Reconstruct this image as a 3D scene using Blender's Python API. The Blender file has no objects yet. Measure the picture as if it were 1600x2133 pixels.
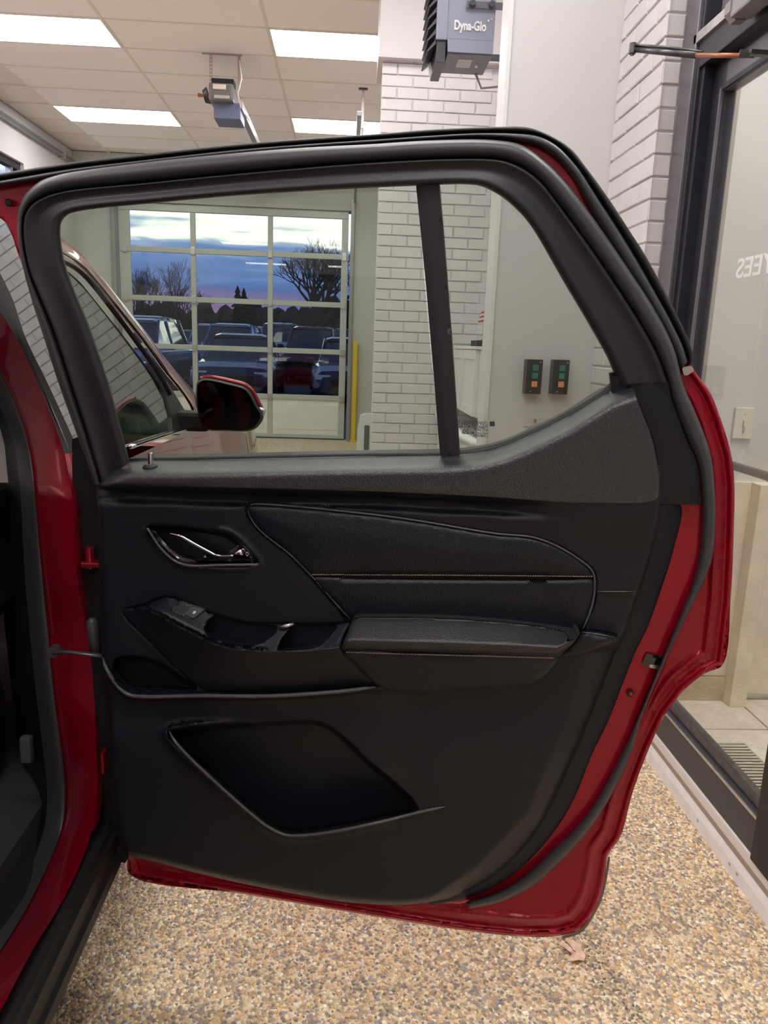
import bpy, bmesh, math, random
import numpy as np
from mathutils import Vector, Matrix
from mathutils.geometry import delaunay_2d_cdt
random.seed(7); rng = np.random.default_rng(7)
S = bpy.context.scene; COL = S.collection

# ------------------------------------------------------------------ camera
FPX = 1575.0; CX, CY = 800.0, 1066.5; CH = 1.35
def _n(v): return v/np.linalg.norm(v)
_d = _n(np.array([-75., -346., FPX]))
_dn = np.array([-250., 7034., FPX]); _dn = _n(_dn-_d*_dn.dot(_d))
_xr = np.cross(_dn, _d)
RW = np.array([_xr, _d, -_dn])          # camera (right, down, forward) -> world
cam = bpy.data.cameras.new('camera'); co = bpy.data.objects.new('camera', cam); COL.objects.link(co)
cam.sensor_fit = 'VERTICAL'; cam.sensor_height = 36; cam.lens = 36*FPX/2133.0; cam.clip_start = .02; cam.clip_end = 400
_r = RW @ np.array([1., 0, 0]); _u = RW @ np.array([0, -1., 0]); _b = RW @ np.array([0, 0, -1.])
co.matrix_world = Matrix(((_r[0], _u[0], _b[0], 0), (_r[1], _u[1], _b[1], 0), (_r[2], _u[2], _b[2], CH), (0, 0, 0, 1)))
S.camera = co

# ------------------------------------------------------------------ exposure, world
S.view_settings.view_transform = 'Standard'; S.view_settings.look = 'None'
S.view_settings.gamma = 1; S.view_settings.use_curve_mapping = False; S.view_settings.exposure = 0.0
LAMP = 15.0
W = bpy.data.worlds.new('dusk_sky'); S.world = W; W.use_nodes = True
nt = W.node_tree; nt.nodes.clear()
def wn(t, **k):
    n = nt.nodes.new(t)
    for a, b in k.items(): setattr(n, a, b)
    return n
tc = wn('ShaderNodeTexCoord'); sep = wn('ShaderNodeSeparateXYZ'); nt.links.new(tc.outputs['Generated'], sep.inputs[0])
mp = wn('ShaderNodeMapping'); mp.inputs['Scale'].default_value = (3, 3, 26); nt.links.new(tc.outputs['Generated'], mp.inputs[0])
no = wn('ShaderNodeTexNoise'); no.inputs['Scale'].default_value = 2.3; no.inputs['Detail'].default_value = 5; nt.links.new(mp.outputs[0], no.inputs[0])
ma = wn('ShaderNodeMath', operation='MULTIPLY_ADD'); nt.links.new(no.outputs['Fac'], ma.inputs[0]); ma.inputs[1].default_value = .11; ma.inputs[2].default_value = -.055
ad = wn('ShaderNodeMath', operation='ADD'); nt.links.new(sep.outputs['Z'], ad.inputs[0]); nt.links.new(ma.outputs[0], ad.inputs[1])
rp = wn('ShaderNodeValToRGB'); nt.links.new(ad.outputs[0], rp.inputs[0])
cr = rp.color_ramp
stops = [(0, (.05, .05, .10)), (.03, (.26, .16, .33)), (.065, (.10, .15, .42)), (.10, (.14, .23, .55)), (.118, (.45, .52, .75)), (.128, (1.3, 1.25, 1.1)),
         (.163, (1.25, 1.3, 1.35)), (.18, (.32, .40, .66)), (.22, (.20, .27, .52)), (.40, (.12, .17, .36)), (1, (.07, .10, .24))]
while len(cr.elements) > 1: cr.elements.remove(cr.elements[-1])
cr.elements[0].position = 0; cr.elements[0].color = (*stops[0][1], 1)
for p, c in stops[1:]:
    e = cr.elements.new(p); e.color = (*c, 1)
bg = wn('ShaderNodeBackground'); nt.links.new(rp.outputs[0], bg.inputs[0]); bg.inputs[1].default_value = 2.0
wo = wn('ShaderNodeOutputWorld'); nt.links.new(bg.outputs[0], wo.inputs[0])

# ------------------------------------------------------------------ unprojection helpers (pixel of a traced outline -> point on a real plane)
def rays(px):
    px = np.atleast_2d(np.asarray(px, float))
    v = np.stack([px[:, 0]-CX, px[:, 1]-CY, np.full(len(px), FPX)], 1)
    return v @ RW.T
O3 = np.array([0, 0, CH])
def atY(x, y, Y): r = rays((x, y))[0]; return O3+r*(Y/r[1])
def atX(x, y, X): r = rays((x, y))[0]; return O3+r*(X/r[0])
def atZ(x, y, Z): r = rays((x, y))[0]; return O3+r*((Z-CH)/r[2])
DP = np.array([-.40, 1.30, .40]); DN = _n(np.array([-.196, -.98, -.09]))   # plane of the open rear door
def dpt(px, w):
    r = rays(px); w = np.broadcast_to(np.asarray(w, float), (len(r),))
    t = ((DP-O3) @ DN + w)/(r @ DN)
    return O3+r*t[:, None]

# ------------------------------------------------------------------ materials
def lin(c): return tuple((x/255/12.92 if x/255 <= .04045 else ((x/255+.055)/1.055)**2.4) for x in c)
def M(name, col, rough=.5, metal=0., coat=0., bump=0., bscale=60., vary=0., vscale=5., spec=.5, emit=0., coatr=.03):
    m = bpy.data.materials.new(name); m.use_nodes = True; t = m.node_tree; b = t.nodes['Principled BSDF']
    c = (*col, 1)
    b.inputs['Base Color'].default_value = c; b.inputs['Roughness'].default_value = rough; b.inputs['Metallic'].default_value = metal
    b.inputs['Coat Weight'].default_value = coat; b.inputs['Coat Roughness'].default_value = coatr; b.inputs['Specular IOR Level'].default_value = spec
    if emit: b.inputs['Emission Color'].default_value = c; b.inputs['Emission Strength'].default_value = emit
    if bump or vary:
        g = t.nodes.new('ShaderNodeNewGeometry')
    if bump:
        n = t.nodes.new('ShaderNodeTexNoise'); n.inputs['Scale'].default_value = bscale; n.inputs['Detail'].default_value = 3; t.links.new(g.outputs['Position'], n.inputs['Vector'])
        u = t.nodes.new('ShaderNodeBump'); u.inputs['Strength'].default_value = bump; u.inputs['Distance'].default_value = .004
        t.links.new(n.outputs['Fac'], u.inputs['Height']); t.links.new(u.outputs[0], b.inputs['Normal'])
    if vary:
        n = t.nodes.new('ShaderNodeTexNoise'); n.inputs['Scale'].default_value = vscale; n.inputs['Detail'].default_value = 4; t.links.new(g.outputs['Position'], n.inputs['Vector'])
        r = t.nodes.new('ShaderNodeValToRGB'); t.links.new(n.outputs['Fac'], r.inputs[0])
        r.color_ramp.elements[0].position = .3; r.color_ramp.elements[1].position = .7
        r.color_ramp.elements[0].color = tuple(max(0, x*(1-vary)) for x in col)+(1,); r.color_ramp.elements[1].color = tuple(min(1, x*(1+vary)) for x in col)+(1,)
        t.links.new(r.outputs[0], b.inputs['Base Color'])
    return m
def glass(name, tint, refl=None, rough=0.):
    m = bpy.data.materials.new(name); m.use_nodes = True; t = m.node_tree; t.nodes.clear()
    tr = t.nodes.new('ShaderNodeBsdfTransparent'); tr.inputs[0].default_value = (*tint, 1)
    gl = t.nodes.new('ShaderNodeBsdfGlossy'); gl.inputs['Roughness'].default_value = rough
    mx = t.nodes.new('ShaderNodeMixShader'); fr = t.nodes.new('ShaderNodeFresnel'); ior = 1.5 if refl is None else refl
    ge = t.nodes.new('ShaderNodeNewGeometry'); mr = t.nodes.new('ShaderNodeMapRange'); mr.inputs['To Min'].default_value = ior; mr.inputs['To Max'].default_value = 1/ior
    t.links.new(ge.outputs['Backfacing'], mr.inputs['Value']); t.links.new(mr.outputs[0], fr.inputs[0])
    t.links.new(fr.outputs[0], mx.inputs[0]); t.links.new(tr.outputs[0], mx.inputs[1]); t.links.new(gl.outputs[0], mx.inputs[2])
    o = t.nodes.new('ShaderNodeOutputMaterial'); t.links.new(mx.outputs[0], o.inputs[0]); return m
redj = M('red_paint_jamb', (.38, .001, .018), .22, .35, 1.0, coatr=.02)
redx = M('red_paint_gloss', (.30, .004, .016), .28, .45, 1.0)
red = M('red_paint', (.36, .001, .018), .34, .35, .55, spec=.25)
blk = M('black_plastic', (.009, .010, .017), .42, spec=.4, bump=.12, bscale=700)
blkw = M('black_warm_plastic', (.0095, .010, .0165), .45, spec=.4, bump=.10, bscale=700)
sillm = M('soft_grain_plastic', (.026, .027, .036), .27, bump=.35, spec=.9, bscale=420)
frm = M('frame_plastic', (.020, .019, .026), .45)
rub = M('rubber', (.05, .05, .056), .42, bump=.05, bscale=300)
rubd = M('rubber_dark', (.012, .012, .014), .5)
leather = M('black_leather', (.0075, .0085, .015), .40, spec=.42, bump=.25, bscale=350)
leather2 = M('black_leather_armrest', (.028, .029, .031), .34, bump=.22, bscale=350)
thread = M('tan_thread', (.40, .26, .17), .7)
piano = M('gloss_black', (.006, .006, .007), .12, coat=1)
chrome = M('chrome', (.85, .85, .87), .08, 1)
satin = M('satin_metal', (.55, .56, .58), .3, 1)
wallp = M('white_wall_paint', (.66, .64, .645), .55, bump=.06, bscale=30)
brickp = M('white_painted_brick', (.70, .68, .68), .45, bump=.25, bscale=45, vary=.03, vscale=9)
mort = M('painted_mortar', (.68, .66, .66), .6, bump=.3, bscale=60)
ceilm = M('ceiling_tile', (.90, .90, .92), .9, bump=.15, bscale=250)
barm = M('ceiling_grid', (.76, .73, .70), .5)
greyp = M('grey_wall_paint', (.55, .56, .53), .6)
whitem = M('white_enamel', (.78, .79, .77), .35)
door_w = M('white_door_panel', (.80, .80, .74), .5, vary=.04, vscale=12)
alum = M('door_rail_paint', (.52, .54, .50), .4, .2)
dframe = M('bronze_aluminium', (.035, .036, .05), .38, .3, vary=.15, vscale=20)
dframel = M('grey_aluminium', (.20, .19, .21), .35, .6)
railm = M('dark_rail', (.06, .063, .078), .3, .5)
silver = M('mill_aluminium', (.62, .60, .60), .32, .9, vary=.12, vscale=30)
heat = M('heater_grey', (.26, .28, .36), .4, .2); heatd = M('heater_dark', (.05, .052, .07), .4)
gunm = M('gunmetal', (.10, .10, .105), .35, .6, vary=.3, vscale=40)
copper = M('copper_rust', (.42, .17, .08), .4, .6)
yel = M('yellow_paint', (.72, .52, .02), .5)
lampm = M('lamp_diffuser', (1., .975, .96), .5, emit=LAMP)
glassD = glass('door_glass', (.745, .79, .745)); glassC = glass('clear_glass', (.93, .95, .94)); glassF = glass('front_glass', (.42, .48, .45), 4.2)
glassS = glass('store_glass', (.95, .96, .95), 1.5)
tilem = M('beige_floor_tile', (.84, .78, .64), .4, vary=.10, vscale=14); grout = M('tile_grout', (.34, .27, .20), .8)
wains = M('beige_wall_tile', (.84, .75, .58), .5, vary=.10, vscale=10)
basem = M('tan_base', (.56, .46, .30), .6, vary=.12, vscale=12)
ivory = M('ivory_plastic', (.80, .76, .62), .35)
carpet = M('dark_carpet', (.035, .037, .045), .95, bump=.6, bscale=500)
trimg = M('light_grey_trim', (.50, .48, .46), .6)
asph = M('dusk_asphalt', (.06, .06, .065), .8)
barkm = M('bark', (.035, .026, .026), .9)
leafm = M('dried_leaf', (.80, .53, .40), .7, vary=.3, vscale=60)

# ------------------------------------------------------------------ object helpers
CNT = {'n': 0}
def link(name, me, mat, parent=None, smooth=False, **props):
    o = bpy.data.objects.new(name, me); COL.objects.link(o)
    if mat is not None and len(me.materials) == 0:
        for q in (mat if isinstance(mat, (list, tuple)) else [mat]): me.materials.append(q)
    if smooth:
        me.polygons.foreach_set('use_smooth', [True]*len(me.polygons))
    if parent is not None: o.parent = parent
    for k, v in props.items(): o[k] = v
    return o
def thing(name, label, cat, loc=(0, 0, 0), group=None):
    o = bpy.data.objects.new(name, None); COL.objects.link(o); o.location = loc; o.empty_display_size = .05
    o['label'] = label; o['category'] = cat
    if group: o['group'] = group
    return o
def tag(o, label, cat, group=None):
    o['label'] = label; o['category'] = cat
    if group: o['group'] = group
    return o
def st(o): o['kind'] = 'structure'; return o
def par(o, p):
    o.parent = p; o.matrix_parent_inverse = Matrix.Translation(-Vector(p.location)) if p.type == 'EMPTY' and p.parent is None else Matrix.Identity(4); return o
class MB:
    def __init__(s): s.v = []; s.f = []
    def add(s, v, f):
        k = len(s.v); s.v += [tuple(map(float, p)) for p in v]; s.f += [tuple(i+k for i in q) for q in f]; return s
    def box(s, x0, x1, y0, y1, z0, z1, c=0.):
        if c <= 0:
            v = [(x, y, z) for z in (z0, z1) for y in (y0, y1) for x in (x0, x1)]
            return s.add(v, [(0, 2, 3, 1), (4, 5, 7, 6), (0, 1, 5, 4), (2, 6, 7, 3), (0, 4, 6, 2), (1, 3, 7, 5)])
        bm = bmesh.new(); bmesh.ops.create_cube(bm, size=1)
        bmesh.ops.scale(bm, vec=(x1-x0, y1-y0, z1-z0), verts=bm.verts); bmesh.ops.translate(bm, vec=((x0+x1)/2, (y0+y1)/2, (z0+z1)/2), verts=bm.verts)
        bmesh.ops.bevel(bm, geom=bm.edges[:], offset=c, segments=2, affect='EDGES', profile=.6)
        bm.verts.index_update(); s.add([v.co for v in bm.verts], [[v.index for v in f.verts] for f in bm.faces]); bm.free(); return s
    def tube(s, pts, r, n=10, cap=True, sq=1.):
        pts = [Vector(p) for p in pts]; rs = r if isinstance(r, (list, tuple)) else [r]*len(pts)
        k = len(s.v); up = Vector((0, 0, 1)); prev = None
        for i, p in enumerate(pts):
            t = (pts[min(i+1, len(pts)-1)]-pts[max(i-1, 0)]).normalized()
            if prev is None:
                a = t.cross(up)
                if a.length < .1: a = t.cross(Vector((1, 0, 0)))
                a.normalize()
            else: a = (prev-t*prev.dot(t)).normalized()
            prev = a; b = t.cross(a)
            for j in range(n):
                an = 2*math.pi*j/n; q = p+a*math.cos(an)*rs[i]+b*math.sin(an)*rs[i]*sq; s.v.append(tuple(q))
        for i in range(len(pts)-1):
            for j in range(n):
                s.f.append((k+i*n+j, k+i*n+(j+1) % n, k+(i+1)*n+(j+1) % n, k+(i+1)*n+j))
        if cap: s.f.append(tuple(k+j for j in range(n))[::-1]); s.f.append(tuple(k+(len(pts)-1)*n+j for j in range(n)))
        return s
    def prism(s, poly, axis, a0, a1):      # polygon (2D) extruded along axis
        def mk(p, a): return {'x': (a, p[0], p[1]), 'y': (p[0], a, p[1]), 'z': (p[0], p[1], a)}[axis]
        n = len(poly); k = len(s.v)
        s.v += [mk(p, a0) for p in poly]+[mk(p, a1) for p in poly]
        s.f += [tuple(k+i for i in range(n)), tuple(k+n+i for i in range(n))[::-1]]+[(k+i, k+n+i, k+n+(i+1) % n, k+(i+1) % n) for i in range(n)]
        return s
    def mesh(s, name):
        me = bpy.data.meshes.new(name); me.from_pydata(s.v, [], s.f); me.update()
        bm = bmesh.new(); bm.from_mesh(me); bmesh.ops.recalc_face_normals(bm, faces=bm.faces); bm.to_mesh(me); bm.free(); return me
    def build(s, name, mat, parent=None, smooth=False, auto=False, **p):
        me = s.mesh(name); o = link(name, me, mat, parent, smooth or auto, **p)
        if auto: me.set_sharp_from_angle(angle=math.radians(38))
        if parent is not None and parent.type == 'EMPTY' and parent.parent is None: o.matrix_parent_inverse = Matrix.Translation(-Vector(parent.location))
        return o
def mb(): return MB()
def text(name, body, size, mat, M4, parent, ext=.0008, sx=1., align='LEFT', off=.012):
    cu = bpy.data.curves.new(name, 'FONT'); cu.body = body; cu.size = size; cu.extrude = ext; cu.align_x = align; cu.offset = size*off
    t = bpy.data.objects.new(name+'_tmp', cu); COL.objects.link(t)
    bpy.context.view_layer.update()
    me = bpy.data.meshes.new_from_object(t.evaluated_get(bpy.context.evaluated_depsgraph_get())); bpy.data.objects.remove(t)
    me.transform(M4 @ Matrix.Diagonal((sx, 1, 1, 1))); me.name = name; me.materials.clear()
    o = link(name, me, mat, parent)
    if parent is not None and parent.type == 'EMPTY' and parent.parent is None: o.matrix_parent_inverse = Matrix.Translation(-Vector(parent.location))
    return o

# ================================================================== ROOM SHELL
HC = 3.75; XL = -3.72; YF = 11.0; YB = -5.0
# floor: exposed aggregate, colour by voronoi cell
def pebble_mat():
    m = bpy.data.materials.new('exposed_aggregate'); m.use_nodes = True; t = m.node_tree; b = t.nodes['Principled BSDF']
    g = t.nodes.new('ShaderNodeNewGeometry'); v = t.nodes.new('ShaderNodeTexVoronoi'); v.inputs['Scale'].default_value = 105; t.links.new(g.outputs['Position'], v.inputs['Vector'])
    sx = t.nodes.new('ShaderNodeSeparateColor'); t.links.new(v.outputs['Color'], sx.inputs[0])
    r = t.nodes.new('ShaderNodeValToRGB'); t.links.new(sx.outputs[0], r.inputs[0]); r.color_ramp.interpolation = 'CONSTANT'
    cs = [(.0, (.50, .36, .22)), (.2, (.76, .58, .36)), (.45, (.34, .27, .21)), (.6, (.86, .68, .46)), (.8, (.56, .42, .27)), (.92, (.92, .82, .64))]
    r.color_ramp.elements[0].color = (*cs[0][1], 1); r.color_ramp.elements[1].position = cs[1][0]; r.color_ramp.elements[1].color = (*cs[1][1], 1)
    for p, c in cs[2:]: e = r.color_ramp.elements.new(p); e.color = (*c, 1)
    t.links.new(r.outputs[0], b.inputs['Base Color']); b.inputs['Roughness'].default_value = .45
    u = t.nodes.new('ShaderNodeBump'); u.invert = True; u.inputs['Distance'].default_value = .004; t.links.new(v.outputs['Distance'], u.inputs['Height']); t.links.new(u.outputs[0], b.inputs['Normal'])
    return m
floorm = pebble_mat()
floor = st(mb().box(-3.9, 3.2, YB-.1, YF+.1, -.12, 0).build('floor', floorm))
floor['label'] = 'tan exposed aggregate floor of small pebbles'
ceiling = st(mb().box(-3.9, 3.2, YB-.1, YF+.1, HC+.012, HC+.12).build('ceiling', barm)); ceiling['label'] = 'suspended ceiling of cream tiles'
TX, TY = 1.27, .59; X0, Y0 = -.686, 6.6
tile = mb().box(-.5*TX+.012, .5*TX-.012, -.5*TY+.012, .5*TY-.012, 0, .012).mesh('tile')
LX = [-1, 0] ; lamp_rows = [-1, -5, -9, -13, -17, 4-4, 4]
lamp_cells = {(ix, iy) for ix in (-2, 0) for iy in (0, 4, -4, -8, -12, -16)}-{(0, -4)}|{(0, -5)}
gridm = mb()
for ix in range(-3, 3):
    for iy in range(-19, 8):
        x = X0+(ix+.5)*TX; y = Y0+(iy+.5)*TY
        if x-.5*TX < XL-.3 or y+.5*TY > YF+.3 or y < YB: continue
        if (ix, iy) in lamp_cells: continue
        o = link('ceiling_tile', tile, ceilm, ceiling); o.location = (x, y, HC)
        gx, gy = 0, 0
for ix in range(-2, 4):
    x = X0+ix*TX; gridm.box(x-.012, x+.012, YB, YF, HC-.003, HC+.012)
for iy in range(-19, 8):
    y = Y0+iy*TY; gridm.box(XL, 3.1, y-.012, y+.012, HC-.004, HC+.012)
gridm.build('grid_bar', barm, ceiling, kind='stuff')
lab = {(-2, 4): 'bright ceiling light panel, the lower left one, nearest the garage door', (0, 4): 'bright ceiling light panel cut off by the brick column, the farther one',
       (-2, 0): 'bright ceiling light panel at the upper left corner of the photo', (0, 0): 'bright ceiling light panel left of the heater, the nearer one'}
for (ix, iy) in sorted(lamp_cells):
    x = X0+(ix+.5)*TX; y = Y0+(iy+.5)*TY
    t = thing('ceiling_light', lab.get((ix, iy), 'bright fluorescent ceiling panel out of view overhead behind the viewer'), 'ceiling light', (x, y, HC), 'fluorescent ceiling panels')
    mb().box(x-TX/2+.02, x+TX/2-.02, y-TY/2+.02, y+TY/2-.02, HC-.002, HC+.004).build('diffuser', lampm, t)
    f = mb()
    for a in ((x-TX/2, x+TX/2, y-TY/2, y-TY/2+.02), (x-TX/2, x+TX/2, y+TY/2-.02, y+TY/2), (x-TX/2, x-TX/2+.02, y-TY/2+.02, y+TY/2-.02), (x+TX/2-.02, x+TX/2, y-TY/2+.02, y+TY/2-.02)):
        f.box(a[0], a[1], a[2], a[3], HC-.006, HC+.011)
    f.build('frame', whitem, t)
# walls
wl = st(mb().box(XL-.15, XL, YB, 7.2, 0, HC).box(XL-.15, XL, 9.4, YF, 0, HC).box(XL-.15, XL, 7.2, 9.4, 0, 2.3).box(XL-.15, XL, 7.2, 9.4, 3.24, HC).build('wall_left', wallp))
wl['label'] = 'cream left wall with a high window'
GX0, GX1, GZ = -3.18, 0.0, 3.16
wf = st(mb().box(XL-.15, GX0, YF, YF+.3, 0, HC).box(GX1, 3.1, YF, YF+.3, 0, HC).box(GX0, GX1, YF, YF+.3, GZ, HC).build('wall_far', greyp)); wf['label'] = 'far wall around the garage door'
wb = st(mb().box(XL-.15, 3.1, YB-.15, YB, 0, HC).build('wall_rear', wallp))
wr = st(mb().box(3.0, 3.15, YB, YF, 0, HC).build('wall_right', wallp))
# white partition facing the viewer, with square corner trim
wp = st(mb().box(.56, .967, 3.0, 3.12, 0, HC).build('wall_center', wallp)); wp['label'] = 'plain white wall section between the two brick faces'
st(mb().box(.545, .562, 2.992, 3.13, 0, HC, .003).build('trim_1', whitem))
st(mb().box(.905, 1.03, 3.12, 5.47, 0, HC).build('wall_side', brickp))
# brick courses
CO = .0677
def brick_mesh(L, D, H):
    c = .003; x, z = L/2, H/2
    v = [(-x, 0, -z), (x, 0, -z), (x, 0, z), (-x, 0, z), (-x, -D+c, -z), (x, -D+c, -z), (x, -D+c, z), (-x, -D+c, z), (-x+c, -D, -z+c), (x-c, -D, -z+c), (x-c, -D, z-c), (-x+c, -D, z-c)]
    f = [(8, 9, 10, 11), (4, 5, 9, 8), (5, 6, 10, 9), (6, 7, 11, 10), (7, 4, 8, 11), (0, 1, 5, 4), (1, 2, 6, 5), (2, 3, 7, 6), (3, 0, 4, 7)]
    return f, v
BM = {}
def brick(L, parent, loc, rz=0):
    k = round(L, 3)
    if k not in BM:
        f, v = brick_mesh(L-.007, .006, CO-.007); me = bpy.data.meshes.new('brick'); me.from_pydata(v, [], f); me.update(); me.materials.append(brickp); BM[k] = me
    o = bpy.data.objects.new('brick', BM[k]); COL.objects.link(o); o.parent = parent
    j = random.uniform(-.0015, .0015)
    o.location = (loc[0]+(j if rz else 0), loc[1]+(0 if rz else j), loc[2]); o.rotation_euler = (random.uniform(-.012, .012), random.uniform(-.006, .006), rz)
wfb = st(mb().box(.18, .905, 5.182, 5.5, 0, 3.08).build('wall_brick_far', mort)); wfb['label'] = 'white painted brick column beyond the heater'
for k in range(46):
    z = .03+CO*(k+.5); off = 0 if k % 2 else .10
    x = .168+(off if off else 0)
    if off: brick(.10, wfb, (.218, 5.180, z))
    xs = x
    while xs < .90:
        L = min(.20, .905-xs)
        if L > .04: brick(L, wfb, (xs+L/2, 5.180, z))
        xs += .20
sof = st(mb().box(.15, .905, 5.13, 5.6, 3.105, HC).build('trim_2', wallp)); st(mb().box(.145, .905, 5.115, 5.6, 3.085, 3.107, .003).build('trim_3', wallp))
wbn = st(mb().box(.968, 1.04, 2.572, 3.0, 0, HC).build('wall_brick_near', mort)); wbn['label'] = 'white painted brick return beside the glass entrance'
for k in range(54):
    z = .02+CO*(k+.5); y = 2.56
    first = .10 if k % 2 else .20
    for L in (first, .20, .20):
        L = min(L, 3.0-y)
        if L < .03: break
        brick(L, wbn, (.968, y+L/2, z), -math.pi/2); y += L
    brick(.068, wbn, (.99, 2.572, z))
# ================================================================== STOREFRONT ENTRANCE (right)
d2 = thing('door_2', 'bronze aluminium glass entrance door on the right with reversed lettering', 'door', (1.07, 2.1, 0)); d2['kind'] = 'structure'; del d2['category']
mb().box(1.02, 1.06, 2.47, 2.56, .0, HC, .003).build('frame_jamb', dframel, d2)
mb().box(1.03, 1.12, 2.455, 2.475, .0, HC, .003).box(1.040, 1.12, 2.43, 2.457, 0, 2.2).build('jamb_stop', dframe, d2)
mb().box(1.072, 1.11, 2.355, 2.43, .13, 2.20, .004).build('door_stile', dframe, d2)
mb().box(1.064, 1.072, 2.358, 2.368, .25, 2.12).build('glazing_bead', dframel, d2)
mb().box(1.060, 1.115, 1.50, 1.66, .10, 2.20, .004).build('door_stile', rubd, d2)
mb().box(1.072, 1.11, 1.66, 2.355, 2.11, 2.19, .004).build('top_rail', dframel, d2)
mb().box(1.065, 1.073, 1.66, 2.36, 2.112, 2.128, .002).build('glazing_bead', dframe, d2)
mb().box(1.070, 1.11, 1.66, 2.355, .104, .225, .004).build('bottom_rail', railm, d2)
mb().box(1.066, 1.074, 1.66, 2.355, .205, .213, .002).build('bottom_bead', silver, d2)
mb().box(1.078, 1.10, 1.66, 2.355, .225, .26, .003).build('bottom_bead', gunm, d2)
mb().box(1.085, 1.089, 1.66, 2.355, .25, 2.115).build('glass_pane', glassS, d2)
mb().box(1.03, 1.12, -1.5, 2.455, 2.20, 2.31, .004).build('header', dframe, d2)

mb().box(1.085, 1.089, -1.5, 2.41, 2.31, HC).build('transom_glass', glassS, d2)
mb().box(1.06, 1.12, 2.33, 2.41, 2.31, HC, .003).build('transom_stile', dframel, d2)
# the rest of the storefront towards the viewer (outside the frame)
mb().box(1.06, 1.12, .55, .62, .04, 2.2, .004).box(1.06, 1.12, -1.5, -1.43, .04, HC, .004).build('frame_post', dframe, d2)
mb().box(1.085, 1.089, .62, 1.50, .25, 2.2).box(1.085, 1.089, -1.43, .55, .04, 2.2).build('side_glass', glassS, d2)
mb().box(1.070, 1.11, -1.43, 1.50, .104, .25, .004).build('bottom_rail', railm, d2)
st(mb().box(1.02, 1.14, YB, -1.5, 0, HC).build('wall_entry', wallp))
# white curb and metal threshold
cb = mb().prism([(1.056, 0), (1.060, .034), (1.068, .056), (1.15, .06), (1.15, 0)], 'y', -1.5, 2.57)
cb.v = [(p[0], p[1], p[2]) for p in cb.v]
cbo = st(cb.build('trim_4', M('white_curb', (.84, .83, .82), .5, bump=.5, bscale=25, vary=.05, vscale=30))); cbo['label'] = 'white painted curb strip under the glass entrance'
mb().box(1.066, 1.082, -1.4, 2.56, .056, .072, .002).build('threshold', M('threshold_tan', (.36, .30, .25), .5), d2)
mb().box(1.066, 1.12, -1.4, 2.56, .072, .104, .003).build('threshold_base', M('white_sill', (.80, .78, .77), .35, bump=.4, bscale=18), d2)
for yy in (1.93, 1.74, 1.70):
    o = mb().tube([(1.0615, yy, .024), (1.0575, yy, .0235)], .005, 8).build('screw', basem, d2)
# closer
cl = thing('door_closer', 'grey door closer with folding arm above the glass entrance door', 'door closer', (.99, 2.1, 2.30))
castm = M('cast_grey', (.34, .33, .34), .35, .6)
mb().box(.960, 1.016, 1.40, 2.13, 2.206, 2.262, .006).build('closer_body', castm, cl)
a8 = [(.988+.034*math.cos(t_+.3927), 2.234+.034*math.sin(t_+.3927)) for t_ in np.arange(8)*math.pi/4]
mb().prism(a8, 'y', 2.125, 2.155).build('closer_cap', castm, cl)
mb().tube([(.988, 2.153, 2.234), (.988, 2.1575, 2.234)], .017, 6).build('hex_socket', gunm, cl)
mb().box(1.020, 1.034, 2.16, 2.49, 2.272, 2.300, .002).box(1.000, 1.034, 1.4, 2.22, 2.262, 2.275, .002).build('mounting_bar', silver, cl)
tip = atY(1318, 100, 2.46); 
e1 = atY(1450, 112, 2.30); e2 = atY(1545, 112, 2.10); 
mb().tube([tip+[0, 0, .008], e1*.5+tip*.5+[.01, 0, .009], e1+[.02, 0, .004]], [.005, .006, .006], 8, sq=.8).build('arm_upper', gunm, cl, smooth=True)
mb().tube([tip+[.004, 0, -.004], e1+[0, 0, -.004]], [.0075, .0085], 12).build('arm_sleeve', gunm, cl, smooth=True)
mb().tube([e1+[0, 0, -.004], e2+[0, 0, -.004]], .0062, 12).build('arm_rod', copper, cl, smooth=True)
mb().tube([tip+[0, 0, -.016], tip+[0, 0, .013]], .010, 12).tube([tip+[0, 0, -.02], tip+[0, 0, -.014]], .006, 8).build('pivot', gunm, cl, auto=True)
mb().tube([e2-[.006, 0, 0], e2+[.03, -.01, -.004]], [.010, .008], 10).box(e2[0]+.01, 1.072, e2[1]-.03, e2[1]-.01, e2[2]-.010, e2[2]+.002, .002).build('arm_shoe', gunm, cl)
# lettering, read from the other side
Yb = 2.172
text('lettering', 'EMPLOYEES', .074, whitem, Matrix(((0, 0, 1, 1.084), (1, 0, 0, Yb), (0, 1, 0, 1.573), (0, 0, 0, 1))), d2, ext=.0005, align='RIGHT', sx=1.28)
# vestibule behind the glass
st(mb().box(1.14, 3.0, 2.76, 2.9, 0, HC).build('wall_vestibule', M('vestibule_white', (.72, .70, .66), .5))); 
st(mb().box(1.93, 2.0, -1.5, 2.76, 0, HC).build('wall_vestibule_side', wallp))
vt = st(mb().box(1.14, 1.93, -1.5, 2.76, .0005, .004).build('floor_vestibule', grout)); vt['label'] = 'beige ceramic tile floor behind the glass door'
for a in (1.27-.33, 1.27, 1.60):
    for k in range(10):
        y1 = 2.755-.25-.33*(k-1); y0 = y1-.33
        y1 = min(y1, 2.755)
        xa, xb = max(1.15, a), min(1.925, a+.33)
        if xb-xa < .05: continue
        if a == 1.27 and k in (1, 2): xa2 = 1.46
        mb().box(xa+.004, xb-.004, y0+.004, y1-.004, .004, .010, .0015).build('floor_tile', tilem, vt)
wa = st(mb().box(1.15, 1.535, 2.742, 2.76, .115, .90, .002).box(1.625, 1.925, 2.742, 2.76, .04, .90, .002).build('trim_5', wains)); wa['label'] = 'beige wall tile below the light switch'
st(mb().box(1.15, 1.535, 2.735, 2.76, .01, .112, .002).build('baseboard_vestibule', basem))
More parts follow.
